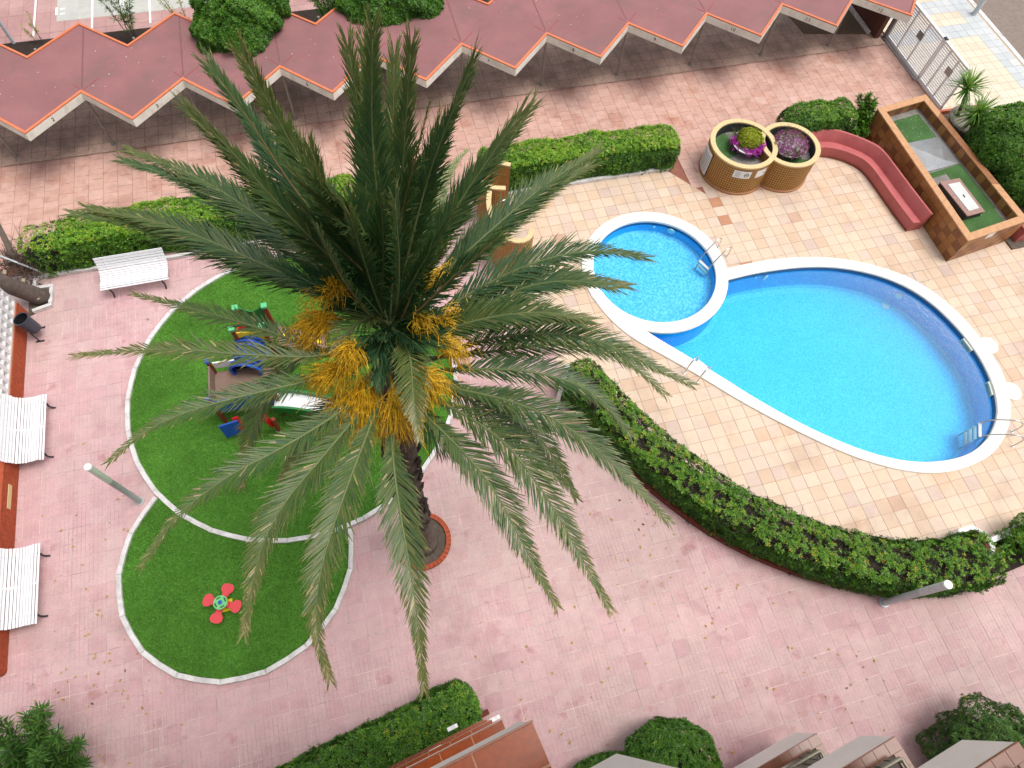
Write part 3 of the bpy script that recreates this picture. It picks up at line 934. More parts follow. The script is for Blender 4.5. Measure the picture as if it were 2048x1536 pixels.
for k, t in ((2, '5'), (3, '6'), (4, '7'), (5, '8'), (6, '9'), (7, '10'), (8, '11'), (9, '12')):
    xa, ya, xb, yb = X0 + PER * (k + .5) + .02, 20.096, X0 + PER * (k + 1), 18.596
    f = .50
    number(t, xa + (xb - xa) * f, ya + (yb - ya) * f, xb - xa, yb - ya, cp)
# gravel corner and brown end wall below the last bay
tag(MB().prism([(18.9, 21.0), (21.55, 20.5), (21.55, 23.5), (18.6, 23.5)], .03, .045).build('gravel_patch', M_gravel), kind='stuff')
ew = tag(MB().box((21.75, 20.2, 0), (21.95, 26, 1.7)).build('end_wall', simple('dark_red_brown_wall', (.12, .045, .032), .8)), 'dark red brown wall closing the carport end behind the gate', 'wall')
tag(MB().box((21.58, 20.5, 0), (21.68, 25.9, .16)).build('gravel_kerb', M_kerb), 'low concrete kerb between the gravel and the dark red wall', 'kerb')

# ------------------------------------------------------------------ gate
gt = thing('metal_gate', 'white metal gate of close horizontal slats, seen between the carport and yuccas', 'gate', (22.3, 18, 0))
gx, y0, y1, ys, hz = 22.3, 15.9, 20.15, 17.62, 1.72
for (ya, yb) in ((y0, ys - .02), (ys + .02, y1)):
    for yy in (ya + .03, (ya * .62 + yb * .38), (ya * .30 + yb * .70), yb - .03):
        MB().box((gx - .035, yy - .03, .05), (gx + .035, yy + .03, hz)).build('upright', M_white, gt)
    MB().box((gx - .06, ya, hz), (gx + .06, yb, hz + .08)).build('top_rail', M_white, gt)
    MB().box((gx - .04, ya, .02), (gx + .04, yb, .16)).build('bottom_rail', M_white, gt)
    sl = None
    for i in range(17):
        z = .21 + i * .088
        me_b = MB().obox((gx, (ya + yb) / 2, z), (-.004, 0, .0036), (0, (yb - ya) / 2 - .06, 0), (.015, 0, .019))
        me_b.build('slat', M_bench, gt)
    yc = ya + (yb - ya) * .42
    MB().box((gx - .055, yc - .16, 1.05), (gx - .036, yc + .16, 1.32)).build('perforated_plate', M_galv, gt)
MB().box((gx - .09, y1 + .0, 0), (gx + .09, y1 + .16, 1.85)).build('gate_post', M_galv, gt)
MB().box((gx - .16, ys, .0), (gx - .06, y1, .04)).build('ground_track', M_galv, gt)
MB().box((gx - .05, ys - .09, hz + .08), (gx + .05, ys + .09, hz + .12)).build('latch', M_iron, gt)

# ------------------------------------------------------------------ kerbs and play lawn
def ring_kerb(name, c, r, a_from, a_to, m, parent, w=.12, h=.11, nseg=None):
    n = nseg or max(6, int(abs(a_to - a_from) * r / .95))
    for i in range(n):
        aa = a_from + (a_to - a_from) * (i + .004) / n; ab = a_from + (a_to - a_from) * (i + .996) / n
        p = [np.array([c[0] + q * math.cos(a), c[1] + q * math.sin(a)]) for q, a in ((r, aa), (r + w, aa), (r + w, ab), (r, ab))]
        pm = [np.array([c[0] + q * math.cos((aa + ab) / 2), c[1] + q * math.sin((aa + ab) / 2)]) for q in (r, r + w)]
        poly = [p[0], pm[0] * .5 + (p[0] + p[3]) * .25, p[3], p[2], pm[1] * .5 + (p[1] + p[2]) * .25, p[1]]
        b = MB(); nn = 6; cc = np.mean(poly, axis=0)
        in_ = [cc + (q - cc) * .93 for q in poly]
        b.add([(*q, 0) for q in poly] + [(*q, h - .015) for q in poly] + [(*q, h) for q in in_],
              [(k, (k + 1) % nn, nn + (k + 1) % nn, nn + k) for k in range(nn)] + [(nn + k, nn + (k + 1) % nn, 2 * nn + (k + 1) % nn, 2 * nn + k) for k in range(nn)] + [tuple(range(2 * nn, 3 * nn))])
        b.F = [tuple(reversed(f)) for f in b.F]
        b.build(name, m, parent)


lawn1 = thing('play_lawn', 'large round artificial turf lawn with white kerb, under the palm and climbing frame', 'lawn', (-2.87, 9.67, 0))
lawn2 = thing('play_lawn', 'smaller artificial turf lawn with white kerb holding the red four-seat rocker', 'lawn', (-4.85, 5.0, 0))
dd = TURF2 - TURF1; dist = np.linalg.norm(dd); ang12 = math.atan2(dd[1], dd[0])
aa1 = math.acos((dist ** 2 + TURF1R ** 2 - TURF2R ** 2) / (2 * dist * TURF1R)); aa2 = math.acos((dist ** 2 + TURF2R ** 2 - TURF1R ** 2) / (2 * dist * TURF2R))
def disc(c, r, z, k=96): return [(c[0] + r * math.cos(a), c[1] + r * math.sin(a)) for a in np.linspace(0, 2 * math.pi, k + 1)[:-1]]
MB().prism(disc(TURF1, TURF1R + .03, 0), -.01, .045).build('turf', M_turf, lawn1)
sec2 = [(TURF2[0] + (TURF2R + .03) * math.cos(a), TURF2[1] + (TURF2R + .03) * math.sin(a)) for a in np.linspace(ang12 + math.pi + aa2, ang12 + 3 * math.pi - aa2, 70)]
a_s = [(TURF1[0] + (TURF1R + .05) * math.cos(a), TURF1[1] + (TURF1R + .05) * math.sin(a)) for a in np.linspace(ang12 - aa1, ang12 + aa1, 30)]
pa = sec2 if np.hypot(*(np.array(sec2[-1]) - a_s[0])) < np.hypot(*(np.array(sec2[-1]) - a_s[-1])) else sec2[::-1]
MB().prism(pa + a_s, -.011, .040).build('turf', M_turf, lawn2)
ring_kerb('kerbstone', TURF1, TURF1R, 0, 2 * math.pi, M_kerb, lawn1)
ring_kerb('kerbstone', TURF2, TURF2R, ang12 + math.pi + aa2 + .05, ang12 + 3 * math.pi - aa2 - .05, M_kerb, lawn2)
rng = np.random.default_rng(3)
def blades(name, c, r, nb, parent, test=None):
    t = rng.uniform(0, 2 * np.pi, nb); q = r * np.sqrt(rng.uniform(0, 1, nb)); x = c[0] + q * np.cos(t); y = c[1] + q * np.sin(t)
    if test is not None:
        k = test(x, y); x, y = x[k], y[k]
    n = len(x); a = rng.uniform(0, 2 * np.pi, n); h = rng.uniform(.02, .045, n); w_ = .010
    lean = rng.uniform(.0, .03, n)
    V = np.zeros((n, 3, 3)); V[:, 0] = np.c_[x - w_ * np.cos(a), y - w_ * np.sin(a), np.full(n, .04)]; V[:, 1] = np.c_[x + w_ * np.cos(a), y + w_ * np.sin(a), np.full(n, .04)]
    V[:, 2] = np.c_[x - lean * np.sin(a), y + lean * np.cos(a), .04 + h]
    V -= off(parent)
    put(name, quads_mesh(name, V.reshape(-1, 3), np.arange(n * 3).reshape(-1, 3), M_blade, rng.uniform(0, 1, n)), parent, 'stuff')
blades('turf_pile', TURF1, TURF1R - .02, 150000, lawn1)
blades('turf_pile', TURF2, TURF2R - .02, 55000, lawn2, lambda x, y: np.hypot(x - TURF1[0], y - TURF1[1]) > TURF1R + .13)

# ------------------------------------------------------------------ leaf builders
def unit(A): return A / np.maximum(np.linalg.norm(A, axis=-1, keepdims=True), 1e-9)


def leaf_cloud(name, Pn, Nn, m, parent, k=6, size=.06, aspect=.36, spread=1.0, tint=None, tjit=.25, up=.35):
    """k leaves in a rosette at every point, splayed about the outward normal"""
    n = len(Pn)
    Nn = unit(Nn + np.array([0, 0, up]) + rng.normal(0, .28, (n, 3)))
    A = unit(np.cross(Nn, rng.normal(0, 1, (n, 3)))); B = np.cross(Nn, A)
    ph = rng.uniform(0, 2 * np.pi, (n, 1)) + np.arange(k)[None] * (2 * np.pi / k) + rng.normal(0, .25, (n, k))
    el = rng.uniform(.15, .75, (n, k)) * spread
    D = (A[:, None] * np.cos(ph)[..., None] + B[:, None] * np.sin(ph)[..., None]) * np.cos(el)[..., None] + Nn[:, None] * np.sin(el)[..., None]
    Sd = np.cross(D, Nn[:, None] + D * .001); Sd = unit(Sd); Up = np.cross(Sd, D)
    L = size * rng.uniform(.65, 1.2, (n, k, 1)); Wd = L * aspect * .5
    base = Pn[:, None] + D * L * .08
    mid = base + D * L * .5
    V = np.stack([base, mid - Sd * Wd + Up * Wd * .35, base + D * L - Up * L * .12, mid + Sd * Wd + Up * Wd * .35], 2)
    V = V.reshape(-1, 3) - off(parent)
    F = np.arange(len(V)).reshape(-1, 4)
    t = (tint if tint is not None else rng.uniform(.3, .7, n))[:, None] + rng.normal(0, tjit * .45, (n, k))
    me = quads_mesh(name, V, F, m, np.clip(t, 0, 1).ravel())
    return put(name, me, parent, 'stuff')


def lump(p, f=1.0):
    return np.sin(p[:, 0] * 3.1 * f + p[:, 1] * 1.7) * np.sin(p[:, 1] * 2.9 * f + p[:, 2] * 4.1 + 1.3) * .6 + np.sin(p[:, 0] * 7.3 * f + 2.1 + p[:, 2] * 6.) * np.sin(p[:, 1] * 6.7 * f) * .4


def hedge(label, path, width, h, mat, z0=0., dens=400, size=.074, tint0=.42, toptint=.22, bare=None, name='hedge', group=None, twigtop=0., k=6, core=M_core):
    A = np.array(path, float)
    A = smooth_curve([tuple(p) for p in A], max(12, len(A) * 8)) if len(A) > 2 else resample(A, 12)
    d = np.r_[0, np.cumsum(np.hypot(*np.diff(A, axis=0).T))]; Lt = d[-1]
    T = np.gradient(A, axis=0); T /= np.linalg.norm(T, axis=1, keepdims=True)
    t = thing(name, label, 'hedge', (A[len(A) // 2][0], A[len(A) // 2][1], 0), 0, group)
    wv = (lambda s: width) if not callable(width) else width
    # core
    core_mb = MB(); rows = []
    us = np.linspace(0, math.pi, 9)
    for i in range(len(A)):
        e = min(1., math.sqrt(max(0.02, min(d[i], Lt - d[i]) / .35)))
        nrm = np.array([-T[i][1], T[i][0]]); row = []
        w2 = wv(d[i] / Lt) * .5 * .72
        for u in us:
            cu, su = math.cos(u), math.sin(u)
            a_ = w2 * e * math.copysign(abs(cu) ** .45, cu); zz = (h - .20) * (abs(su) ** .45) * (.6 + .4 * e)
            row.append((A[i][0] + nrm[0] * a_, A[i][1] + nrm[1] * a_, z0 + zz))
        rows.append(row)
    core_mb.strip(rows); nn = len(us); core_mb.F += [tuple(range(nn - 1, -1, -1)), tuple(range((len(rows) - 1) * nn, len(rows) * nn))]
    core_mb.build('shade_core', core, t, smooth=True)  # one solid body in the shade colour, not modelled branches
    wm = np.mean([wv(x) for x in np.linspace(0, 1, 20)])
    n = int(dens * (Lt + .4) * (wm + 2 * h))
    s = rng.uniform(-.02, Lt + .02, n); fs_ = np.clip(s, 0, Lt)
    px_ = np.interp(fs_, d, A[:, 0]); py_ = np.interp(fs_, d, A[:, 1]); tx = np.interp(fs_, d, T[:, 0]); ty = np.interp(fs_, d, T[:, 1])
    ww = np.array([wv(v) for v in fs_ / Lt]) * .5
    # walk the section perimeter: side, top, side
    per = rng.uniform(0, 1, n) * (2 * h + 2 * ww); side1 = per < h; top = (per >= h) & (per < h + 2 * ww)
    u = np.where(side1, 1., np.where(top, 1 - 2 * (per - h) / (2 * ww), -1.)); z = np.where(side1, per, np.where(top, h, h - (per - h - 2 * ww)))
    rr = .16
    cu_ = np.clip((np.abs(u) * ww - (ww - rr)) / rr, 0, 1); cz_ = np.clip((z - (h - rr)) / rr, 0, 1)
    corner = np.minimum(cu_, cz_)
    endd = np.minimum(fs_, Lt - fs_); e = np.clip(endd / .35, 0.0, 1.); e = np.sqrt(1 - (1 - e) ** 2) * .9 + .1
    shrink = 1 - .16 * corner
    jit = -np.abs(rng.normal(0, .075, n)) + .04 + np.where(rng.uniform(0, 1, n) < .03, rng.uniform(.02, .09, n), 0)
    P3 = np.c_[px_, py_, z]
    lm = lump(P3) * .075
    un = u * (ww * e * shrink + jit + lm) - 0
    zz = z0 + np.maximum(z * (1 - .10 * corner) + np.where(top, jit + lm, 0), .03) * (.75 + .25 * e)
    X = np.c_[px_ - ty * un, py_ + tx * un, zz]
    sgn = np.where(fs_ < Lt / 2, -1., 1.); et = np.clip(1 - endd / .35, 0, 1) * sgn
    Nn = np.c_[-ty * u * np.where(top, .3, 1.) + tx * et, tx * u * np.where(top, .3, 1.) + ty * et, np.where(top, 1., .15)]
    # leave woody gaps
    gaps = mnoise
    keep = rng.uniform(0, 1, n) > .04
    if twigtop > 0:
        nz = lump(X * np.array([1.3, 1.3, 1.]), 1.7) + rng.normal(0, .25, n)
        keep &= ~(top & (nz > .45 - twigtop))
    if bare is not None: keep &= ~bare(X)
    X, Nn, top = X[keep], Nn[keep], top[keep]; n = len(X)
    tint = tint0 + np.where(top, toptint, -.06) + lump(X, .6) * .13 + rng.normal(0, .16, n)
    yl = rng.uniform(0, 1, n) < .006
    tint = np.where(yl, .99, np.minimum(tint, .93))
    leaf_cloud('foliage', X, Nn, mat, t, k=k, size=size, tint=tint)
    if twigtop > 0:
        tw_ = MB()
        for _ in range(int(240 * Lt)):
            i = int(rng.integers(1, len(A) - 1)); f = rng.uniform(-.42, .42) * wv(d[i] / Lt)
            p = np.array([A[i][0] - T[i][1] * f + rng.normal(0, .06), A[i][1] + T[i][0] * f + rng.normal(0, .06), z0 + h - .16])
            q_ = p + np.array([rng.normal(0, .09), rng.normal(0, .09), rng.uniform(.04, .17)])
            tw_.tube([p, q_], [.007, .004], 3, caps=False)
        tw_.build('twigs', M_twig, t, kind='stuff')
    return t


def ball_bush(label, c, r, mat, name='bush', cat='bush', dens=480, size=.07, tint0=.42, aspect=.38, k=6, trunk=None, lumpy=.12, sub=None, group=None, clipz=None):
    """rounded bush: leaf rosettes over one or more lobes round a dark inside"""
    lobes = [(np.array(c, float), np.array(r, float))] + [(np.array(a, float), np.array(b, float)) for a, b in (sub or [])]
    t = thing(name, label, cat, (c[0], c[1], 0), 0, group)
    core = MB(); PX_, NX_ = [], []
    for ci, (cc, rr) in enumerate(lobes):
        V, F = [], []
        nu, nv = 14, 9
        for j in range(nv + 1):
            th = math.pi * j / nv
            for i in range(nu):
                ph = 2 * math.pi * i / nu
                V.append(cc + rr * .74 * np.array([math.sin(th) * math.cos(ph), math.sin(th) * math.sin(ph), math.cos(th)]))
        for j in range(nv):
            for i in range(nu): F.append((j * nu + i, (j + 1) * nu + i, (j + 1) * nu + (i + 1) % nu, j * nu + (i + 1) % nu))
        core.add([(v[0], v[1], max(v[2], .02)) for v in V], F)
        area = 4 * math.pi * ((rr[0] * rr[1] + rr[0] * rr[2] + rr[1] * rr[2]) / 3)
        n = int(dens * area)
        D = unit(rng.normal(0, 1, (n, 3)))
        Q = cc + D * rr
        sc = 1 + lump(Q, .9 / max(rr[0], .6) * 1.2) * lumpy + lump(Q, 2.2) * lumpy * .4 - np.abs(rng.normal(0, .05, n)) + .03
        Q = cc + D * rr * sc[:, None]
        ok = Q[:, 2] > .04
        for cj, (c2, r2) in enumerate(lobes):
            if cj != ci: ok &= (((Q - c2) / (r2 * .85)) ** 2).sum(1) > 1
        if clipz is not None: ok &= Q[:, 2] < clipz
        PX_.append(Q[ok]); NX_.append(unit(D[ok] / rr))
    core.build('shade_core', M_core, t, smooth=True)  # solid lobes; the bush's inner shade is put into their colour
    Q = np.vstack(PX_); Nn = np.vstack(NX_); n = len(Q)
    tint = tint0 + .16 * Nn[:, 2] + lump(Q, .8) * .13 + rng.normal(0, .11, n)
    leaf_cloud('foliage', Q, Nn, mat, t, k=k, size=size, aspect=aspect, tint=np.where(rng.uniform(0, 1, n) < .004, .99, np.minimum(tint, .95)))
    if trunk:
        for (a, b, r0) in trunk:
            MB().tube(smooth_curve([a, tuple((np.array(a) + np.array(b)) / 2 + rng.normal(0, .04, 3)), b], 6), [r0, r0 * .95, r0 * .9, r0 * .8, r0 * .7, r0 * .6], 8).build('trunk', M_bark, t, smooth=True)
    return t


def kerb_line(name, label, pts, w, h, m, z0=0.):
    e = edge_run([tuple(p) for p in pts], w, z0, z0 + h, 1)
    return tag(e.build(name, m), label, 'kerb')


# ------------------------------------------------------------------ hedges
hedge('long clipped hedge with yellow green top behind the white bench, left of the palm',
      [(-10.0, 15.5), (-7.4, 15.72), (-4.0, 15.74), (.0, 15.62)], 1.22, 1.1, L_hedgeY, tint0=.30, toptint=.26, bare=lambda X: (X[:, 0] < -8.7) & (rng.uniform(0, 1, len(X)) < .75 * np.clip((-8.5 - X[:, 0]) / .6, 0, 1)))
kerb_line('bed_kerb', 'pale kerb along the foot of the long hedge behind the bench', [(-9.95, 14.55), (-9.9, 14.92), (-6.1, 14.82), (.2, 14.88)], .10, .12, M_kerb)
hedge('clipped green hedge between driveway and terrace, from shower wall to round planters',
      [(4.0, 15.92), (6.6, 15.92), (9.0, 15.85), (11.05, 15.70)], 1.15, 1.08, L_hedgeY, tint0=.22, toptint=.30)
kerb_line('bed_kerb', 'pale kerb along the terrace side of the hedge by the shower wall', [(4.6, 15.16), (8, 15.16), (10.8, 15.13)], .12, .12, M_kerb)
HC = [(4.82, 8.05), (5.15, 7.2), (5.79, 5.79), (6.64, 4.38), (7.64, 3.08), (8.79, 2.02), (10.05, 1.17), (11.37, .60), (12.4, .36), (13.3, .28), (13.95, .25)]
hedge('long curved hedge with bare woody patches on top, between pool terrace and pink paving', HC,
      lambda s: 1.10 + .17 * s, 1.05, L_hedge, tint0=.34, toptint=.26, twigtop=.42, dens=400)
BR = [(4.42, 7.9), (4.78, 6.95), (5.3, 5.45), (6.12, 4.05), (7.1, 2.72), (8.3, 1.62), (9.65, .74), (11.0, .14), (12.2, -.16), (13.0, -.26)]
brc = thing('brick_edging', 'low red brick edging along the lower foot of the long curved hedge', 'edging', (8.3, 1.6, 0))
bl = resample(smooth_curve(BR, 120), 66)
for i in range(65):
    a, b = Vector((*bl[i], 0)), Vector((*bl[i + 1], 0)); t_ = (b - a); L_ = t_.length; t_.normalize(); s_ = Vector((-t_.y, t_.x, 0))
    MB().obox((a + b) / 2 + Vector((0, 0, .10)), t_ * (L_ / 2 - .005), s_ * .06, Vector((0, 0, .10))).build('brick', M_redkerb, brc)
MB().strip([[(p[0], p[1], .05) for p in bl], [(p[0], p[1], .05) for p in resample(smooth_curve([(x + .75, y + .62) for x, y in BR], 120), 66)]]).build('soil', M_soil, brc)
hedge('clipped dark green hedge at the foot of the building, below the brown balconies',
      [(-5.4, -.66), (-3.2, -.28), (-1.2, .07), (.20, .36)], 1.05, 1.0, L_hedge, tint0=.36, toptint=.12, dens=480)
hedge('short clipped hedge behind the pink curved bench, next to the round planters',
      [(15.2, 15.72), (16.5, 15.78), (17.95, 15.72)], 1.15, 1.08, L_hedge, tint0=.36, toptint=.16)
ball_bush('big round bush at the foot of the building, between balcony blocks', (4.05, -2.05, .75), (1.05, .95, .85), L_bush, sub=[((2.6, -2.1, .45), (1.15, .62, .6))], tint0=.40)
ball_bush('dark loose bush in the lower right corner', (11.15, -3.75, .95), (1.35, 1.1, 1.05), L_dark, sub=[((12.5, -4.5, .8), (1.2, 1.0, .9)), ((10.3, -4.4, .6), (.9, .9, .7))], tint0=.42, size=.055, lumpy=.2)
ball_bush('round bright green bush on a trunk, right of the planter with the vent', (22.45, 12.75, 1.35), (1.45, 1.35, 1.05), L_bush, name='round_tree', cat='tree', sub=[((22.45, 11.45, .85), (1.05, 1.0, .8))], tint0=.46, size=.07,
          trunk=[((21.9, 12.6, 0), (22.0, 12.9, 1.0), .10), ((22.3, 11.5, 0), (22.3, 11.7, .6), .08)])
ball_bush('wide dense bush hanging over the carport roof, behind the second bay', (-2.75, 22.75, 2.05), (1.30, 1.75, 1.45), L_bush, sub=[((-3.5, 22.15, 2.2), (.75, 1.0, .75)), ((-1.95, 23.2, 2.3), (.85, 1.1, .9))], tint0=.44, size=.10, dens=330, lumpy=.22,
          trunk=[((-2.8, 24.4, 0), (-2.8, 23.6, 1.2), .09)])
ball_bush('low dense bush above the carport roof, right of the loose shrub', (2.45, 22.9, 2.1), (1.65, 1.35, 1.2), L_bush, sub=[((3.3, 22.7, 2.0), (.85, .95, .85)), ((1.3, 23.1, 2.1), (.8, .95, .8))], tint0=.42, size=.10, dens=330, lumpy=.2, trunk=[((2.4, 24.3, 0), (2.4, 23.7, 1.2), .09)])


def sprig_shrub(label, base, stems, mat, leaf=.16, n=26, name='shrub', aspect=.16, tint0=.5, cat='shrub'):
    """open shrub: bent stems with tufts of narrow leaves at their upper parts"""
    t = thing(name, label, cat, tuple(base), 0)
    st = MB(); Q, Nn = [], []
    for (dx, dy, hz_, r0) in stems:
        b = np.array(base, float) + rng.normal(0, .08, 3) * np.array([1, 1, 0]); e = np.array(base, float) + np.array([dx, dy, hz_])
        mid = (b + e) / 2 + np.array([dx * -.12, dy * -.12, hz_ * .12])
        pts = smooth_curve([b, mid, e], 10)
        st.tube(pts, list(np.linspace(r0, r0 * .35, 10)), 5)
        for q in np.linspace(.42, 1., n):
            i = q * 9; k0 = int(min(i, 8)); p = pts[k0] + (pts[k0 + 1] - pts[k0]) * (i - k0)
            Q.append(p + rng.normal(0, .03, 3)); Nn.append(unit(pts[k0 + 1] - pts[k0]) * .8 + rng.normal(0, .3, 3))
    st.build('stems', M_bark, t, smooth=True)
    Q = np.array(Q); leaf_cloud('foliage', Q, np.array(Nn), mat, t, k=7, size=leaf, aspect=aspect, tint=rng.normal(tint0, .2, len(Q)), spread=1.1)
    return t


q = P(272, 84)
sprig_shrub('spindly young oleander rising behind the roof zigzag near the pale parking bay', (q.x, q.y - .15, 0), [(-.75, .6, 1.9, .02), (-.35, .4, 2.2, .02), (.15, .5, 2.0, .02), (.5, .25, 1.7, .02), (.25, .1, 1.4, .018)], L_olean, .20, 22, tint0=.65)
q = P(83, 86)
sprig_shrub('small pale seedling in the dark soil behind the leftmost roof notch', (q.x, q.y, 0), [(.1, .2, 1.0, .012), (-.35, .1, .6, .012), (-.05, .1, .7, .01)], L_lime, .11, 12, tint0=.4)
sprig_shrub('loose leggy oleander between the two bushes behind the carport', (.25, 24.0, 0), [(-.6, -.9, 2.6, .03), (.1, -1.2, 2.7, .03), (.6, -1.0, 2.6, .03), (.95, -1.3, 2.5, .03), (-.2, -.5, 2.9, .03), (1.1, -.5, 3., .03), (-.7, -.2, 2.8, .03), (.4, -.3, 3.1, .03)], L_olean, .20, 30)
sprig_shrub('yellowish sparse shrub at the left edge of the wide dense bush', (-4.75, 24.2, 0), [(-.35, -.3, 2.4, .02), (.2, -.6, 2.5, .02), (-.7, .2, 2.3, .02)], L_lime, .14, 14, tint0=.25)
sprig_shrub('grey stemmed succulent clump beside the short hedge and tiled planter', (18.2, 15.15, 0), [(.3, .85, 1.25, .035), (.1, .75, 1.35, .035), (.4, .6, 1.2, .035), (-.1, .55, 1.15, .035), (.2, .4, 1.3, .035), (.0, .95, 1.2, .035), (.1, -.15, .5, .03), (-.3, -.05, .5, .03), (-.5, .0, .45, .03), (.25, .2, .8, .03), (-.1, .05, .6, .03)], L_bush, .15, 34, name='succulent_plant', aspect=.36, tint0=.55, cat='plant')
ol = sprig_shrub('dark oleander shrub in the lower left corner', (-8.95, 1.35, 0), [(dx, dy, hz_, .03) for dx, dy, hz_ in ((-.9, .9, 1.7), (-.4, 1.1, 1.6), (.2, 1.0, 1.7), (.6, 1.05, 1.9), (.75, .5, 1.6), (-.2, .7, 2.0), (.5, .2, 1.8), (-.7, .7, 1.9), (.4, .6, 1.7), (-.6, .3, 1.8), (0, .4, 1.9), (.3, -.2, 1.6), (-.3, -.4, 1.7), (-.9, -.2, 1.6), (.9, .3, 1.1), (-1.2, .3, 1.3), (.75, -.6, 1.2), (.2, -.8, 1.4), (-1.0, .9, .9), (-.1, 1.1, .9), (-.5, -.9, 1.5), (.85, -.1, .8))], L_olean, .20, 52, tint0=.42)
sprig_shrub('small oleander sprout beside the grey pipe, lower left', (P(146, 1512).x, P(146, 1512).y, 0), [(.1, .15, .6, .012), (.2, -.1, .5, .012), (-.1, .1, .5, .012)], L_olean, .14, 12, tint0=.5)
q0, q1 = P(112, 1455, .25), P(111, 1550, .25)
pipe = MB().tube([(q0.x, q0.y, 0), (q0.x, q0.y, .25), q1], .035, 8)
tag(pipe.build('grey_pipe', M_lampgrey, smooth=True), 'grey metal pipe rail at the foot of the oleander, lower left', 'pipe')

# dry twigs at the left end of the long hedge
tw = thing('dry_shrub', 'brown leafless twiggy shrub at the left end of the long hedge', 'shrub', (-10.2, 15.4, 0))
tm = MB()
for i in range(260):
    b = np.array([-10.2 + rng.normal(0, .3), 15.35 + rng.normal(0, .35), rng.uniform(0, .5)]); e = b + np.array([rng.normal(.1, .35), rng.normal(0, .35), rng.uniform(.2, .6)])
    tm.tube([b, (b + e) / 2 + rng.normal(0, .05, 3), e], [.012, .009, .004], 4)
tm.build('twigs', M_twig, tw, kind='stuff')
stump = MB().tube(smooth_curve([(-10.55, 15.7, .2), (-10.4, 15.9, 1.0), (-10.25, 16.0, 1.75)], 8), [.11, .10, .09, .085, .08, .075, .075, .075], 10)
tag(stump.build('sawn_branch', simple('pale_bark', (.30, .24, .20), .9, .25)), 'pale sawn off branch stump standing at the left edge above the hedge', 'branch')

# ------------------------------------------------------------------ leaning tree at the left wall
tr = thing('leaning_tree', 'thick leaning tree trunk in a white kerbed corner bed by the brick wall', 'tree', (-9.9, 14.15, 0))
pts = smooth_curve([(-9.72, 14.15, -.05), (-9.85, 14.15, .25), (-10.05, 14.05, .8), (-10.2, 13.95, 1.3), (-10.9, 14.3, 2.6), (-11.8, 14.8, 4.2)], 16)
MB().tube(pts, list(np.linspace(.26, .17, 16)), 12).build('trunk', M_bark, tr, smooth=True)
for i, (p, d) in enumerate((((-9.95, 14.33, .7), (.03, .08, .05)), ((-9.8, 14.0, .3), (.08, -.06, .05)), ((-10.1, 14.2, 1.3), (.03, .10, .05)))):
    p = np.array(p); MB().tube([p, p + np.array(d)], [.05, .045], 8).build('cut_branch', simple('sawn_wood', (.45, .36, .26), .9), tr)
tb_ = MB().prism([(-10.15, 13.6), (-9.55, 13.85), (-9.55, 14.5), (-10.15, 14.95)], 0, .03)
tag(tb_.build('tree_bed', M_soil2), kind='structure')
kb = MB()
kb.bar((-10.05, 14.55, .06), (-9.45, 14.52, .06), .1, .12); kb.bar((-9.50, 14.46, .06), (-9.52, 13.9, .06), .1, .12); kb.bar((-9.48, 13.85, .06), (-10.0, 13.72, .06), .1, .12)
tag(kb.build('tree_bed_kerb', M_kerb), 'white kerb on three sides of the leaning tree bed', 'kerb')
a_, b_ = P(-10, 508, 1.0), P(85, 545, .3)
tag(MB().tube([a_, b_], .03, 8).build('handrail_pipe', M_lampgrey, smooth=True), 'thin grey pipe slanting from the left edge into the dry twigs', 'pipe')

# ------------------------------------------------------------------ left brick wall
bw = thing('brick_wall', 'low red brick wall with white pierced blocks on top, along the left edge', 'wall', (-10.3, 8.6, 0))
MB().box((-10.40, 3.72, 0), (-10.165, 13.75, .60)).build('wall_core', M_mortar, bw)
nbr = 0; rest = MB()
BL, BH = .25, .062
bme = MB().box((0, .004, .004), (.012, BL - .004, BH - .004)); bmesh_ = raw_mesh('brick', bme.V, bme.F, M_brick)
cells = []
for j in range(9):
    y = 3.72 - (BL / 2 if j % 2 else 0)
    while y < 13.75:
        cells.append((y, j)); y += BL
cells.sort(key=lambda c: abs(c[0] - 6) - c[1] * .3)
for i, (y, j) in enumerate(cells):
    a, b = max(y, 3.70), min(y + BL, 13.75)
    if b - a < .05: continue
    if a == y and b == y + BL and nbr < 290:
        put('brick', bmesh_, bw, loc=Vector((-10.165, y, j * BH + .02)) - bw.location); nbr += 1
    else: rest.box((-10.165, a + .004, j * BH + .024), (-10.153, b - .004, j * BH + BH + .016))
rest.build('brick', M_brick, bw, kind='stuff')
# bullnose end of the wall
MB().lathe((-10.28, 3.72, 0), [(.125, 0), (.125, .60), (.001, .60)], 16).build('rounded_end', M_brick, bw, smooth=True, sharp=50)
cap_ = MB().box((-10.42, 3.6, .60), (-10.15, 9.0, .66))
cap_.build('brick_cap', M_brick, bw)
blk = MB()
for i in range(16):
    y = 9.0 + .3 * i
    for j in range(3):
        z = .62 + j * .27
        for a, b in (((0, 0), (.27, .05)), ((0, .22), (.27, .27)), ((0, .05), (.05, .22)), ((.22, .05), (.27, .22))):
            blk = MB().box((-10.42, y + a[0], z + a[1]), (-10.20, y + b[0] + .001, z + b[1])) if False else blk
    bk = MB()
    for j in range(3):
        z = .602 + j * .26
        bk.box((-10.42, y, z), (-10.19, y + .295, z + .05)); bk.box((-10.42, y, z + .05), (-10.19, y + .06, z + .255)); bk.box((-10.42, y + .235, z + .05), (-10.19, y + .295, z + .255))
    bk.build('pierced_block', M_white, bw)
MB().box((-10.46, 8.98, 1.385), (-10.15, 13.85, 1.44)).build('coping', M_white, bw)
MB().box((-10.155, 7.55, .28), (-10.14, 8.2, .42)).build('wall_plate', M_creamcap, bw)
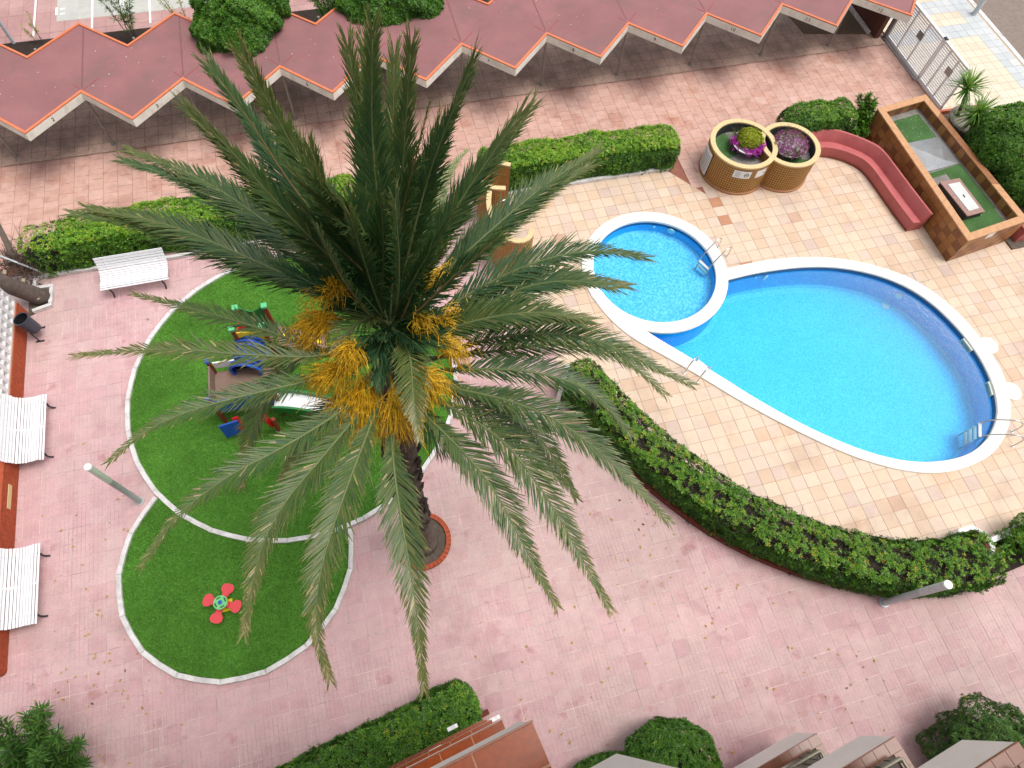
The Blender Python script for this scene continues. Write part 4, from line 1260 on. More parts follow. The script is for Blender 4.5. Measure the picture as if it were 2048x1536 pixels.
# lower white blocks left of the wall
# ------------------------------------------------------------------ benches
def bench(label, loc, rz, L=1.92, nlegs=2):
    t = thing('slatted_bench', label, 'bench', loc, rz, 'white slatted benches')
    prof = [(-.46, .84), (-.43, .76), (-.395, .68), (-.36, .605), (-.32, .54), (-.265, .485), (-.20, .45), (-.13, .43), (-.06, .42), (.01, .418), (.08, .424), (.15, .436), (.22, .445), (.285, .44), (.34, .415)]
    pr = [Vector((0, y, z)) for y, z in prof]
    for i, p in enumerate(pr):
        a, b = pr[max(i - 1, 0)], pr[min(i + 1, len(pr) - 1)]; tg = (b - a).normalized(); nm = Vector((0, -tg.z, tg.y))
        if nm.z < 0: nm = -nm
        wd = (b - a).length / (2 if 0 < i < len(pr) - 1 else 1) * .5 - .0085
        MB().obox(p, (L / 2 + random.uniform(-.008, .008), 0, 0), tg * wd, nm * .012).build('slat', M_bench, t, local=True)
    for x in (-L / 2 + .22, 0, L / 2 - .22):
        pts = [(x, y, z - .03) for y, z in prof]
        if x:
            MB().tube(pts, .018, 6).build('side_frame', M_iron, t, local=True, smooth=True)
            MB().tube(smooth_curve([(x, .24, .42), (x, .33, .30), (x, .27, .14), (x, .34, .02), (x, .39, .02)], 12), .024, 6).build('leg', M_iron, t, local=True, smooth=True)
            MB().tube(smooth_curve([(x, -.24, .44), (x, -.32, .28), (x, -.28, .14), (x, -.40, .02)], 12), .024, 6).build('leg', M_iron, t, local=True, smooth=True)
        else:
            st = MB()
            for i in range(len(pr) - 1): st.bar((x, pr[i].y, pr[i].z - .018), (x, pr[i + 1].y, pr[i + 1].z - .018), .05, .01)
            st.build('brace', M_bench, t, local=True)
    return t


bench('white slatted bench in front of the long hedge', (-7.02, 14.14, 0), math.pi)
bench('white slatted bench against the brick wall, the one nearer the litter bin', (-9.70, 9.65, 0), -math.pi / 2)
bench('white slatted bench against the end of the brick wall, nearer the oleander', (-9.70, 5.48, 0), -math.pi / 2)

# ------------------------------------------------------------------ litter bin
bn = thing('litter_bin', 'dark blue grey litter bin on a tilting frame by the brick wall', 'litter bin', (-9.8, 12.80, 0))
ba, bb = Vector((-9.78, 12.9, .30)), Vector((-9.86, 12.92, .86))
ax = (bb - ba).normalized(); sx = ax.cross(Vector((0, 1, 0))).normalized(); sy = ax.cross(sx)
def ringp(c, r, k=20): return [c + (sx * math.cos(a) + sy * math.sin(a)) * r for a in np.linspace(0, 2 * math.pi, k + 1)[:-1]]
MB().strip([ringp(ba, .02), ringp(ba, .17), ringp(ba + ax * .02, .18), ringp(bb - ax * .03, .20), ringp(bb - ax * .03, .215), ringp(bb, .215), ringp(bb, .19), ringp(ba + ax * .15, .17)], closed=True).build('bucket', M_bin, bn, smooth=True, sharp=40)
MB().strip([ringp(bb - ax * .015, .188), ringp(ba + ax * .3, .165), ringp(ba + ax * .2, .02)], closed=True).build('liner_bag', M_blackbag, bn, smooth=True)
for s in (-1, 1):
    y = 12.9 + s * .23
    MB().tube([(-9.80, y, .0), (-9.82, y, .62)], .02, 6).build('leg', M_iron, bn)
    MB().bar((-9.9, y, .012), (-9.68, y, .012), .05, .02).build('foot', M_iron, bn)

# ------------------------------------------------------------------ lamp bollards
def lamp(label, loc, h, m_pole, m_head, r=.085):
    t = thing('lamp_post', label, 'lamp post', loc, 0, 'cylindrical lamp posts')
    MB().lathe((*loc[:2], 0), [(r * 1.5, 0), (r * 1.5, .02), (r, .025), (r, h * .62), (r * 1.05, h * .62 + .01)], 20).build('pole', m_pole, t, smooth=True, sharp=40)
    MB().lathe((*loc[:2], 0), [(r * 1.05, h * .62 + .01), (r * 1.08, h * .63), (r * 1.08, h - .06)], 20).build('diffuser', m_head, t, smooth=True, sharp=40)
    MB().lathe((*loc[:2], 0), [(r * 1.2, h - .06), (r * 1.2, h - .01), (r * 1.12, h), (r * .35, h), (r * .3, h - .006), (.001, h - .006)], 20).build('cap', M_lampwhite, t, smooth=True, sharp=40)
    return t


lamp('cylindrical lamp post with pale green head beside the turf kerb', (-7.17, 7.13, 0), 2.69, M_lamp, M_lampglow, .072)
lamp('grey cylindrical lamp post at the lower end of the curved hedge', (10.95, -.09, 0), 2.63, M_lampgrey, simple('pale_grey_head', (.66, .70, .74), .4))
lamp('white lamp post half hidden by palm fronds at the top end of the curved hedge', (4.22, 7.25, 0), 2.45, M_bench, M_lampwhite, .06)
t = thing('street_lamp', 'grey tapered street lamp pole on the sidewalk at the top right', 'street lamp', (26.95, 20.75, 0))
q = P(1948, 28)
t.location = q
MB().lathe(tuple(q), [(.14, 0), (.14, .03), (.11, .04), (.10, .75), (.075, .8), (.055, 6.)], 12).build('pole', M_lampgrey, t, smooth=True, sharp=40)
q = P(28, 87)
t = tag(MB().tube([(q.x, q.y, 0), (q.x, q.y, 4.5)], .06, 10).build('parking_post', M_lampgrey, smooth=True, sharp=50), 'slim blue grey post in the parking lot, top left corner', 'post')

# ------------------------------------------------------------------ play structure
ps = thing('play_structure', 'colourful climbing frame with tunnel and white slide on the turf, partly under the palm', 'play equipment', (-3.6, 9.8, 0))
ZT = 2.0
tw4 = [P(469, 614, ZT), P(527, 610, ZT), P(522, 650, ZT), P(462, 656, ZT)]
for p in tw4:
    MB().box((p.x - .05, p.y - .05, 0), (p.x + .05, p.y + .05, ZT - .08)).build('post', M_pwood, ps)
    MB().box((p.x - .075, p.y - .075, ZT - .08), (p.x + .075, p.y + .075, ZT)).build('post_cap', M_plime, ps)
def panel(a, b, z0, z1, m, name='panel', wavy=False, th=.02):
    a, b = Vector((a.x, a.y, 0)), Vector((b.x, b.y, 0)); d = (b - a).normalized(); n_ = Vector((-d.y, d.x, 0)); L_ = (b - a).length
    top = [(a + d * L_ * u + Vector((0, 0, z1 + (.10 * math.cos(2 * math.pi * u) - .1 if wavy else 0)))) for u in np.linspace(.06, .94, 13)]
    bot = [(a + d * L_ * u + Vector((0, 0, z0))) for u in np.linspace(.06, .94, 13)]
    f1, f2 = [v + n_ * th for v in bot], [v + n_ * th for v in top]; b1, b2 = [v - n_ * th for v in bot], [v - n_ * th for v in top]
    m_ = MB().strip([f1, f2, b2, b1, f1]); 
    return m_.build(name, m, ps)
panel(tw4[0], tw4[1], .85, 1.95, M_pgreen, wavy=True)
panel(tw4[3], tw4[0], 1.05, 1.55, M_pred)
panel(tw4[3], tw4[2], .75, 1.75, M_pyel)
cxy = sum((Vector((p.x, p.y, 0)) for p in tw4), Vector()) / 4
MB().prism([(p.x, p.y) for p in tw4], .82, .88).build('deck', M_pdeck, ps)
# climbing ramp on the right of the tower
ra, rb = Vector((tw4[1].x + .05, (tw4[1].y + tw4[2].y) / 2, .86)), Vector((tw4[1].x + 1.25, (tw4[1].y + tw4[2].y) / 2 - .05, .06))
MB().bar(ra, rb, .62, .05).build('climbing_ramp', M_pdeck, ps)
for i in range(5):
    p = ra.lerp(rb, (i + .6) / 5.4) + Vector((0, 0, .045))
    MB().obox(p, (.05, 0, -.03), (0, .06, 0), (.01, 0, .02)).build('climbing_hold', M_plime if i % 2 else M_pyel, ps)
# net tunnel: blue ring frames to the second tower
ta, tb2 = P(503, 678, 1.15), P(492, 742, 1.1)
ta, tb2 = Vector(ta), Vector(tb2); td = (tb2 - ta)
for i in range(9):
    c0 = ta + td * (i / 8); tn = td.normalized(); s_ = tn.cross(Vector((0, 0, 1))).normalized(); u_ = s_.cross(tn)
    rr_ = .40 if i else .42
    pts = [c0 + (s_ * math.cos(a) + u_ * math.sin(a)) * rr_ for a in np.linspace(0, 2 * math.pi, 21)]
    MB().tube(pts, .045 if i in (0, 8) else .026, 6, caps=False).build('tunnel_ring', M_pblue, ps, smooth=True)
tn = td.normalized(); s_ = tn.cross(Vector((0, 0, 1))).normalized(); u_ = s_.cross(tn)
MB().strip([[c + (s_ * math.cos(a) + u_ * math.sin(a)) * .40 for a in np.linspace(0, 2 * math.pi, 21)] for c in (ta, tb2)]).build('tunnel_tube', simple('dark_blue_tube', alb(16, 40, 96), .5), ps, smooth=True)
# second tower: decks, panels, slide
d1, d2, d3, d4 = P(430, 745, .9), P(548, 728, .9), P(556, 800, .9), P(432, 818, .9)
MB().prism([(p.x, p.y) for p in (d1, d2, d3, d4)], .82, .90).build('deck', M_pdeck, ps)
for p in (d1, d2, d3, d4):
    MB().box((p.x - .045, p.y - .045, 0), (p.x + .045, p.y + .045, 1.5)).build('post', M_pwood, ps)
    MB().lathe((p.x, p.y, 1.5), [(.075, 0), (.075, .05), (.05, .08), (.001, .08)], 10).build('post_cap', M_pblue, ps)
panel(d1, d2, 1.15, 1.42, M_slide, 'rail_panel'); panel(d4, d3, .7, 1.35, M_pblue); panel(d1, d4, 1.0, 1.4, M_pdeck)
e1, e2 = P(448, 850, .9), P(482, 842, .9)
MB().obox(P(464, 858, .55), (.24, .03, 0), (0, .02, 0), (0, .02, .33)).build('climbing_panel', M_pblue, ps)
for a, b in (((470, 835), (484, 856)), ((528, 835), (546, 850))):
    A_, B_ = P(*a, .95), P(*b, .45)
    MB().bar(A_, B_, .16, .05).build('red_rail', M_pred, ps)
A_, B_ = P(546, 838, .9), P(558, 862, 0)
MB().bar(A_, B_, .09, .09).build('brace_post', M_pwood, ps)
MB().obox(B_, (.06, 0, 0), (0, .06, 0), (0, 0, .06)).build('foot', M_galv, ps)
s0, s1 = Vector(P(548, 800, 1.0)), Vector(P(700, 822, .22))
s1.z = .22; s0.z = .92
prof = [(0, .92), (.2, .90), (.45, .72), (.7, .42), (.85, .27), (1., .22)]
ctr = [Vector((s0.x + (s1.x - s0.x) * u, s0.y + (s1.y - s0.y) * u, z)) for u, z in prof]
dxy = (Vector((s1.x, s1.y, 0)) - Vector((s0.x, s0.y, 0))).normalized(); sxy = Vector((-dxy.y, dxy.x, 0))
hw = .24
cs = [Vector(p) for p in smooth_curve(ctr, 20)]
MB().strip([[p + sxy * hw + Vector((0, 0, .05)) for p in cs], [p + sxy * hw * .8 for p in cs], [p - sxy * hw * .8 for p in cs], [p - sxy * hw + Vector((0, 0, .05)) for p in cs]]).build('slide_bed', M_slide, ps, smooth=True)
for s in (-1, 1):
    o_ = sxy * (hw + .02) * s; e_ = sxy * .03
    MB().strip([[p + o_ - e_ + Vector((0, 0, -.10)) for p in cs], [p + o_ - e_ + Vector((0, 0, .20)) for p in cs], [p + o_ + e_ + Vector((0, 0, .20)) for p in cs], [p + o_ + e_ + Vector((0, 0, -.10)) for p in cs], [p + o_ - e_ + Vector((0, 0, -.10)) for p in cs]]).build('slide_side', M_pgreen, ps)
MB().box((s1.x - .3, s1.y - .2, 0), (s1.x - .2, s1.y + .2, .2)).build('slide_foot', M_pdeck, ps)

# spring rocker with four seats
sr = thing('spring_rocker', 'spring rocker with four coral red seats round a mint green disc', 'rocker', (-5.15, 3.86, 0))
cc = Vector(P(441, 1205, .52))
bs = Vector(P(462, 1222, 0.05))
MB().tube([cc + Vector((0, 0, -.02)), cc + Vector((0, 0, .02))], .165, 24).build('disc', M_mint, sr)
for i in range(4):
    a = math.radians(20 + 90 * i); p = cc + Vector((math.cos(a), math.sin(a), 0)) * .115 + Vector((0, 0, .0215)); t_ = Vector((-math.sin(a), math.cos(a), 0)); r_ = Vector((math.cos(a), math.sin(a), 0))
    MB().obox(p, t_ * .05, r_ * .014, Vector((0, 0, .001))).build('hand_slot', M_iron, sr)
MB().lathe(tuple(cc), [(.05, .02), (.05, .035), (.001, .045)], 14).build('knob', M_pblue, sr)
for i in range(4):
    a = math.radians(64 + 90 * i); d = Vector((math.cos(a), math.sin(a), 0)); s_ = Vector((-d.y, d.x, 0)); base = Vector((cc.x, cc.y, .40))
    out = [(.12, .075), (.20, .07), (.25, .09), (.29, .135), (.35, .15), (.41, .14), (.455, .09), (.47, .0)]
    poly = [base + d * r + s_ * w_ for r, w_ in out] + [base + d * r - s_ * w_ for r, w_ in out[-2::-1]]
    n_ = len(poly)
    MB().add([p + Vector((0, 0, -.015)) for p in poly] + [p + Vector((0, 0, .015)) for p in poly], [tuple(range(n_ - 1, -1, -1)), tuple(range(n_, 2 * n_))] + [(i_, (i_ + 1) % n_, n_ + (i_ + 1) % n_, n_ + i_) for i_ in range(n_)]).build('seat', M_seatred, sr)
    MB().obox(base + d * .17 + Vector((0, 0, .05)), d * .012, s_ * .05, Vector((0, 0, .05))).build('seat_bracket', M_seatred, sr)
sp = [Vector((cc.x + .09 * math.cos(u), cc.y + .09 * math.sin(u), .05 + .33 * u / (2 * math.pi * 5))) for u in np.linspace(0, 2 * math.pi * 5, 70)]
MB().tube(sp, .016, 6).build('spring', M_pyel, sr, smooth=True)
MB().obox((cc.x, cc.y, .06), (.14, 0, 0), (0, .14, 0), (0, 0, .012)).build('base_plate', M_pyel, sr)

# ------------------------------------------------------------------ round tiled planters
def cyl_planter(label, c, r, h, bowlpos, bowl_r):
    t = thing('round_planter', label, 'planter', (*c, 0), 0, 'round tiled planters')
    MB().lathe((*c, 0), [(r + .05, 0), (r + .05, .06), (r, .07), (r, h - .05)], 72).build('wall', M_tangrout, t)
    MB().lathe((*c, 0), [(r + .052, .0), (r + .052, .062), (r + .0, .08)], 72).build('plinth', simple('brown_plinth', alb(190, 132, 90), .6), t)
    tl = MB(); nt_ = int(2 * math.pi * r / .08); rowsn = 12; hh = (h - .13) / rowsn
    for j in range(rowsn):
        for i in range(nt_):
            a0_, a1_ = 2 * math.pi * (i + .09) / nt_, 2 * math.pi * (i + .91) / nt_
            z0, z1 = .08 + j * hh + .009, .08 + (j + 1) * hh - .009; ro = r + .008 + random.uniform(0, .003)
            tl.add([(c[0] + ro * math.cos(a0_), c[1] + ro * math.sin(a0_), z0), (c[0] + ro * math.cos(a1_), c[1] + ro * math.sin(a1_), z0), (c[0] + ro * math.cos(a1_), c[1] + ro * math.sin(a1_), z1), (c[0] + ro * math.cos(a0_), c[1] + ro * math.sin(a0_), z1)], [(0, 1, 2, 3)])
    tl.build('wall_tile', M_tan, t, kind='stuff')
    ncap = 46
    for i in range(ncap):
        a0_, a1_ = 2 * math.pi * (i + .012) / ncap, 2 * math.pi * (i + .988) / ncap
        poly = [(c[0] + q * math.cos(a), c[1] + q * math.sin(a)) for q, a in ((r - .145, a0_), (r + .025, a0_), (r + .025, a1_), (r - .145, a1_))]
        MB().prism(poly, h - .05, h).build('rim_tile', M_creamcap, t)
    MB().lathe((*c, 0), [(r - .14, h - .012), (r - .14, h - .42), (.001, h - .42)], 60).build('lining', M_bagrey, t)
    MB().prism([(c[0] + (r - .16) * math.cos(a), c[1] + (r - .16) * math.sin(a)) for a in np.linspace(.1, 2 * math.pi - .1, 40)], h - .418, h - .40).build('dusty_floor', M_felt, t)
    pa_ = [(c[0] + (r - .18) * math.cos(a), c[1] + (r - .18) * math.sin(a)) for a in (np.linspace(1.75, 3.5, 16) if bowl_r > .44 else np.linspace(4.2, 5.6, 14))] + [(c[0] - .05, c[1] - .05)]
    MB().prism(pa_, h - .398, h - .385).build('turf_patch', M_turf2, t)
    return t


HC1 = 1.25
c1 = (12.96, 14.70); c2 = (14.56, 14.36)
cyl_planter('front round tan mosaic planter with notices on its side', c1, 1.13, HC1, None, .5)
cyl_planter('rear round tan mosaic planter touching the pink curved bench', c2, 1.02, HC1 - .03, None, .4)
sg = [(1484, 346, .30, .16), (1521, 345, .20, .17)]
for (px_, py_, w_, h_) in sg:
    q = P(px_, py_, .93); a = math.atan2(q.y - c1[1], q.x - c1[0]); pts = []
    t = thing('notice_board', 'white notice plate with a round symbol, front of the tiled planter' if w_ > .25 else 'narrow white notice plate with a small dot, right flank of the tiled planter', 'notice', (c1[0] + 1.145 * math.cos(a), c1[1] + 1.145 * math.sin(a), .93))
    rr_ = 1.15; da = w_ / rr_
    A0 = [(c1[0] + rr_ * math.cos(b), c1[1] + rr_ * math.sin(b)) for b in np.linspace(a - da, a + da, 7)]
    MB().strip([lift(A0, .93 - h_), lift(A0, .93 + h_)]).build('plate', M_white, t)
    A1 = [(c1[0] + (rr_ + .003) * math.cos(b), c1[1] + (rr_ + .003) * math.sin(b)) for b in np.linspace(a + da * .15, a + da * .85, 12)]
    n_ = Vector((math.cos(a + da * .5), math.sin(a + da * .5), 0)); tt = Vector((-n_.y, n_.x, 0)); ce = Vector((c1[0], c1[1], .93)) + n_ * (rr_ + .006)
    ro = .085 if w_ > .25 else .035
    MB().strip([[ce + (tt * math.cos(b) + Vector((0, 0, math.sin(b)))) * q_ for b in np.linspace(0, 2 * math.pi, 21)] for q_ in (ro, ro * .75)]).build('symbol', M_ink, t)
    if w_ > .25:
        MB().obox(ce, tt * .045, n_ * .001, Vector((0, 0, .012))).build('symbol', M_ink, t)
        tx_ = MB()
        n2 = Vector((math.cos(a - da * .5), math.sin(a - da * .5), 0)); t2 = Vector((-n2.y, n2.x, 0)); c0 = Vector((c1[0], c1[1], .93)) + n2 * (rr_ + .004)
        for i in range(5): tx_.obox(c0 + Vector((0, 0, .09 - i * .045)), t2 * (.10 - .02 * (i % 2)), n2 * .001, Vector((0, 0, .006)))
        tx_.build('printed_text', simple('grey_print', (.35, .36, .40), .7), t)
q = P(1401, 330, .6); a = math.pi * .98
t = thing('notice_board', 'tall white pool rules board on the left side of the tiled planter', 'notice', (c1[0] - 1.15, c1[1], .6))
A0 = [(c1[0] + 1.16 * math.cos(b), c1[1] + 1.16 * math.sin(b)) for b in np.linspace(a - .42, a + .20, 9)]
MB().strip([lift(A0, .12), lift(A0, 1.05)]).build('plate', M_white, t)
A0 = [(c1[0] + 1.166 * math.cos(b), c1[1] + 1.166 * math.sin(b)) for b in np.linspace(a - .36, a + .14, 9)]
for i in range(8): MB().strip([lift(A0, .22 + i * .09), lift(A0, .25 + i * .09)]).build('printed_text', simple('grey_print_b', (.30, .31, .35), .7), t)
MB().tube([(c1[0] - 1.15, c1[1] - .15, 0), (c1[0] - 1.15, c1[1] - .15, 1.1)], .012, 6).build('bracket', M_iron, t)


def flower_bowl(label, c, r, z, kind):
    t = thing('flower_bowl', label, 'flower pot', (*c, z), 0)
    MB().lathe((*c, z), [(.12, 0), (.15, .02), (r * .8, .14), (r, .26), (r + .03, .30), (r - .02, .30), (r - .06, .24), (.01, .22)], 32).build('bowl', M_bench, t, smooth=True, sharp=50)
    n = 900
    D = unit(rng.normal(0, 1, (n * 2, 3))); D = D[D[:, 2] > -.12][:n]
    if kind == 'lime':
        Q = np.array([c[0] + .05, c[1] + .05, z + .36]) + D * np.array([r * .78, r * .78, .30]) * (1 + .12 * lump(D * 3)[:, None])
        leaf_cloud('foliage', Q, D, L_lime, t, k=6, size=.07, aspect=.5, tint=rng.uniform(0, 1, len(Q)) * .7 + .3 * D[:, 2])
        n2 = 300; th = rng.normal(-1.1, .55, n2)
        th = np.where(rng.uniform(0, 1, n2) < .25, rng.normal(2.9, .3, n2), th)
        Q2 = np.c_[c[0] + (r * rng.uniform(.75, 1.15, n2)) * np.cos(th), c[1] + (r * rng.uniform(.75, 1.15, n2)) * np.sin(th), z + .30 + rng.normal(0, .07, n2)]
        leaf_cloud('flowers', Q2, np.c_[np.cos(th), np.sin(th), np.full(n2, .7)], L_flower, t, k=7, size=.055, aspect=.5, tint=rng.uniform(0, 1, n2))
        b = np.array([c[0] - .28, c[1] + .35, z + .28])
        tm_ = MB()
        for i in range(70):
            e = b + np.array([rng.normal(0, .16), rng.normal(0.02, .12), rng.uniform(.1, .34)]); tm_.tube([b + rng.normal(0, .08, 3) * np.array([1, 1, 0]), e], .004, 3)
        tm_.build('grass_tuft', simple('thin_stems', (.10, .13, .04), .8), t, kind='stuff')
    else:
        Q = np.array([c[0], c[1], z + .30]) + D * np.array([r * 1.0, r * .98, .30]) * (1 + .14 * lump(D * 4)[:, None])
        leaf_cloud('foliage', Q, D, L_dullflower, t, k=7, size=.06, aspect=.3, tint=np.where(rng.uniform(0, 1, len(Q)) < .42, rng.uniform(.6, 1, len(Q)), rng.uniform(0, .5, len(Q))))
        tm_ = MB(); b = np.array([c[0] + .1, c[1] + .1, z + .5])
        for i in range(60):
            p0 = b + rng.normal(0, .25, 3) * np.array([1, 1, 0]); tm_.tube([p0, p0 + np.array([rng.normal(0, .06), rng.normal(.06, .05), rng.uniform(.1, .26)])], .003, 3)
        tm_.build('grass_tuft', simple('thin_green_stems', (.13, .17, .05), .8), t, kind='stuff')


flower_bowl('white bowl of lime green succulent edged with magenta flowers, in the front planter', (13.18, 14.78), .52, .86, 'lime')
flower_bowl('white bowl of mauve flowering ice plant, in the rear planter', (14.62, 14.42), .58, .83, 'mauve')
tag(MB().obox((14.1, 14.95, .86), (.09, .05, 0), (-.03, .06, 0), (0, 0, .025)).build('crumpled_wrapper', simple('light_blue_plastic', alb(90, 170, 220), .4)), 'small light blue plastic scrap in the rear planter', 'litter')

# ------------------------------------------------------------------ pink curved bench
out_top = [(15.35, 14.98), (15.9, 15.16), (16.53, 15.21), (17.05, 15.08), (17.47, 14.75), (17.87, 14.38), (18.20, 13.97), (18.27, 13.0), (18.32, 11.99), (18.42, 10.83)]
lip = [(15.4, 14.55), (15.9, 14.66), (16.42, 14.68), (16.91, 14.48), (17.33, 14.15), (17.62, 13.8), (17.72, 13.4), (17.76, 12.66), (17.80, 11.75), (17.88, 10.82)]
No = 48
ot = smooth_curve(out_top, No); lp = smooth_curve(lip, No)
f_b = lambda f: [tuple(a + (b - a) * f) for a, b in zip(ot, lp)]
t = thing('curved_bench', 'curved pink plaster bench along the tiled planter', 'bench', (17.6, 13.5, 0))
seat_rows = [lift(f_b(1.0), .0), lift(f_b(1.0), .40), lift(f_b(.985), .43), lift(f_b(.90), .43), lift(f_b(.36), .37)]
back_rows = [lift(f_b(.36), .37), lift(f_b(.14), .74), lift(f_b(.11), .76), lift(f_b(0), .76), lift(f_b(-.02), .0)]
b = MB().strip(seat_rows); b.build('seat', M_pinkseat, t, smooth=True, sharp=35)
b = MB().strip(back_rows)
b.build('backrest', M_pinkseat, t, smooth=True, sharp=35)
endp = [(r[-1]) for r in seat_rows] + [r[-1] for r in back_rows[1:]]
MB().add([(p[0], p[1] - .004, p[2]) for p in endp], [tuple(range(len(endp)))]).build('end_face', M_pinkseat, t)
MB().strip([lift(f_b(1.06), .0), lift(f_b(1.06), .05), lift(f_b(.98), .052)]).build('base_strip', simple('rust_base_strip', alb(150, 84, 66), .7), t)

# ------------------------------------------------------------------ tall tiled planter
PC = [np.array(p) for p in ((18.60, 9.36), (21.10, 9.68), (20.78, 15.72), (18.62, 15.42))]     # counter-clockwise from the near left corner
HP = 1.12
tp = thing('tiled_planter', 'long raised planter of brown check tiles with turf, vent and hatch inside', 'planter', (19.8, 12.5, 0))
cenp = sum(PC) / 4
def insetq(d):
    out = []
    for i in range(4):
        a, b, c = PC[i - 1], PC[i], PC[(i + 1) % 4]
        e1_, e2_ = (b - a) / np.linalg.norm(b - a), (c - b) / np.linalg.norm(c - b)
        n1, n2 = np.array([-e1_[1], e1_[0]]), np.array([-e2_[1], e2_[0]])
        m_ = n1 + n2; m_ /= np.linalg.norm(m_); out.append(b + m_ * d / (m_ @ n1))
    return out
pin = insetq(.21)
wl = MB().strip([lift(PC, 0), lift(PC, HP - .05), lift(pin, HP - .05), lift(pin, .5)], closed=True)
wl.build('wall', simple('dark_tile_bed', alb(120, 74, 44), .7), tp)
def wall_tiles(a, b, z0, z1, face, tile=.30, parent=tp, names='wall_tile', inner=False):
    a, b = np.array(a), np.array(b); L_ = np.linalg.norm(b - a); e = (b - a) / L_; nrm = np.array([e[1], -e[0]]) * face
    nx, nz = max(1, round(L_ / tile)), max(1, round((z1 - z0) / tile)); dx, dz = L_ / nx, (z1 - z0) / nz
    for i in range(nx):
        for j in range(nz):
            m_ = M_planttile[(1 if random.random() < (.8 if j < 2 and not inner else .3) else 0) if (i + j) % 2 else (0 if random.random() < .6 else 2)]
            c0 = a + e * (dx * (i + .5)) + nrm * .006
            MB().obox((c0[0], c0[1], z0 + dz * (j + .5)), (e[0] * (dx / 2 - .004), e[1] * (dx / 2 - .004), 0), (nrm[0] * (.005 + random.uniform(0, .001)), nrm[1] * .005, 0), (0, 0, dz / 2 - .004)).build(names, m_, parent)
for i in range(4): wall_tiles(PC[i], PC[(i + 1) % 4], .0, HP - .06, 1)
for i in range(4): wall_tiles(pin[i], pin[(i + 1) % 4], HP - .38, HP - .06, -1)
rim_o, rim_i = insetq(-.02), insetq(.235)
for i in range(4):
    a, b, c, d = rim_o[i], rim_o[(i + 1) % 4], rim_i[(i + 1) % 4], rim_i[i]
    nn = max(1, round(np.linalg.norm(b - a) / .32))
    for k in range(nn):
        f0, f1 = (k + .01) / nn, (k + .99) / nn
        MB().prism([tuple(a + (b - a) * f0), tuple(a + (b - a) * f1), tuple(d + (c - d) * f1), tuple(d + (c - d) * f0)], HP - .048, HP).build('rim_tile', M_rimtile if not (i == 1 and 4 < k < 16) else M_rimtile2, tp)
ZI = .76
MB().prism([tuple(p) for p in insetq(.215)], ZI - .1, ZI).build('bed', M_felt, tp)
ti = insetq(.30)
def lerp4(u, v): return (ti[0] * (1 - u) + ti[1] * u) * (1 - v) + (ti[3] * (1 - u) + ti[2] * u) * v
for (v0, v1, u0, u1) in ((.0, .12, .02, .95), (.12, .46, .55, .98), (.46, .50, .0, .98), (.665, .97, .0, .93)):
    MB().prism([tuple(lerp4(u0, v0)), tuple(lerp4(u1, v0)), tuple(lerp4(u1, v1)), tuple(lerp4(u0, v1))], ZI, ZI + .012).build('turf_strip', M_turf2, tp)
MB().prism([tuple(lerp4(0, .5)), tuple(lerp4(.12, .5)), tuple(lerp4(.12, .665)), tuple(lerp4(0, .665))], ZI, ZI + .0118).build('turf_strip', M_turf2, tp)
vt = [P(1812, 287, .79), P(1880, 273, .79), P(1919, 327, .79), P(1855, 343, .79)]
ap = Vector(P(1888, 320, .92))
vb = thing('roof_vent', 'low pyramid of grey sheet metal in the middle of the tiled planter', 'vent', (19.9, 13.3, .77))
MB().add([tuple(v) for v in vt] + [(v.x, v.y, .77) for v in vt] + [tuple(ap)], [(0, 1, 8), (1, 2, 8), (2, 3, 8), (3, 0, 8), (4, 5, 1, 0), (5, 6, 2, 1), (6, 7, 3, 2), (7, 4, 0, 3)]).build('sheet', M_galv, vb)
ht = [P(1881, 364.5, 1.02), P(1919, 357, 1.02), P(1969, 422, 1.02), P(1935, 431, 1.02)]
hb = thing('access_hatch', 'speckled stone box with pale metal lid, near end of the tiled planter', 'hatch', (19.6, 11.1, .77))
cH = sum((Vector(p) for p in ht), Vector()) / 4
MB().prism([(p.x, p.y) for p in ht], .76, .985).build('box', M_hatchdark, hb)
to = [cH + (Vector(p) - cH) * 1.03 for p in ht]
MB().prism([(p.x, p.y) for p in to], .985, 1.02).build('frame', M_hatchstone, hb)
li = [cH + Vector((.03, 0, 0)) + Vector(((p.x - cH.x) * .62, (p.y - cH.y) * .80, 0)) for p in ht]
lid = MB().prism([(p.x, p.y) for p in li], 1.02, 1.035).build('lid', M_hatch, hb)
MB().obox((cH.x + .03, cH.y, 1.045), (.012, .0, 0), (0, .06, 0), (0, 0, .01)).build('handle', M_iron, hb)
e_ = (PC[1] - PC[0]) / np.linalg.norm(PC[1] - PC[0]); nr = np.array([e_[1], -e_[0]])
pl = thing('sign_plate', 'small white sign on the near end of the tiled planter', 'sign', tuple([*(PC[0] + e_ * 1.05 + nr * .02), .95]))
c0 = PC[0] + e_ * 1.05 + nr * .016
MB().obox((c0[0], c0[1], .95), (e_[0] * .16, e_[1] * .16, 0), (nr[0] * .004, nr[1] * .004, 0), (0, 0, .12)).build('plate', M_white, pl)
fl = MB()
for i in range(160):
    u, v = rng.uniform(0, 1), rng.uniform(.5, 1) if rng.uniform() < .8 else rng.uniform(0, 1)
    p = lerp4(u * .95, v); a = rng.uniform(0, 6.28); r_ = rng.uniform(.006, .016)
    fl.add([(p[0] + r_ * math.cos(a), p[1] + r_ * math.sin(a), ZI + .02), (p[0] + r_ * math.cos(a + 2), p[1] + r_ * math.sin(a + 2), ZI + .022), (p[0] + r_ * math.cos(a + 4), p[1] + r_ * math.sin(a + 4), ZI + .02)], [(0, 1, 2)])
tag(fl.build('fallen_petals', M_white), 'white fallen petals scattered on the planter turf', 'petals', kind='stuff')

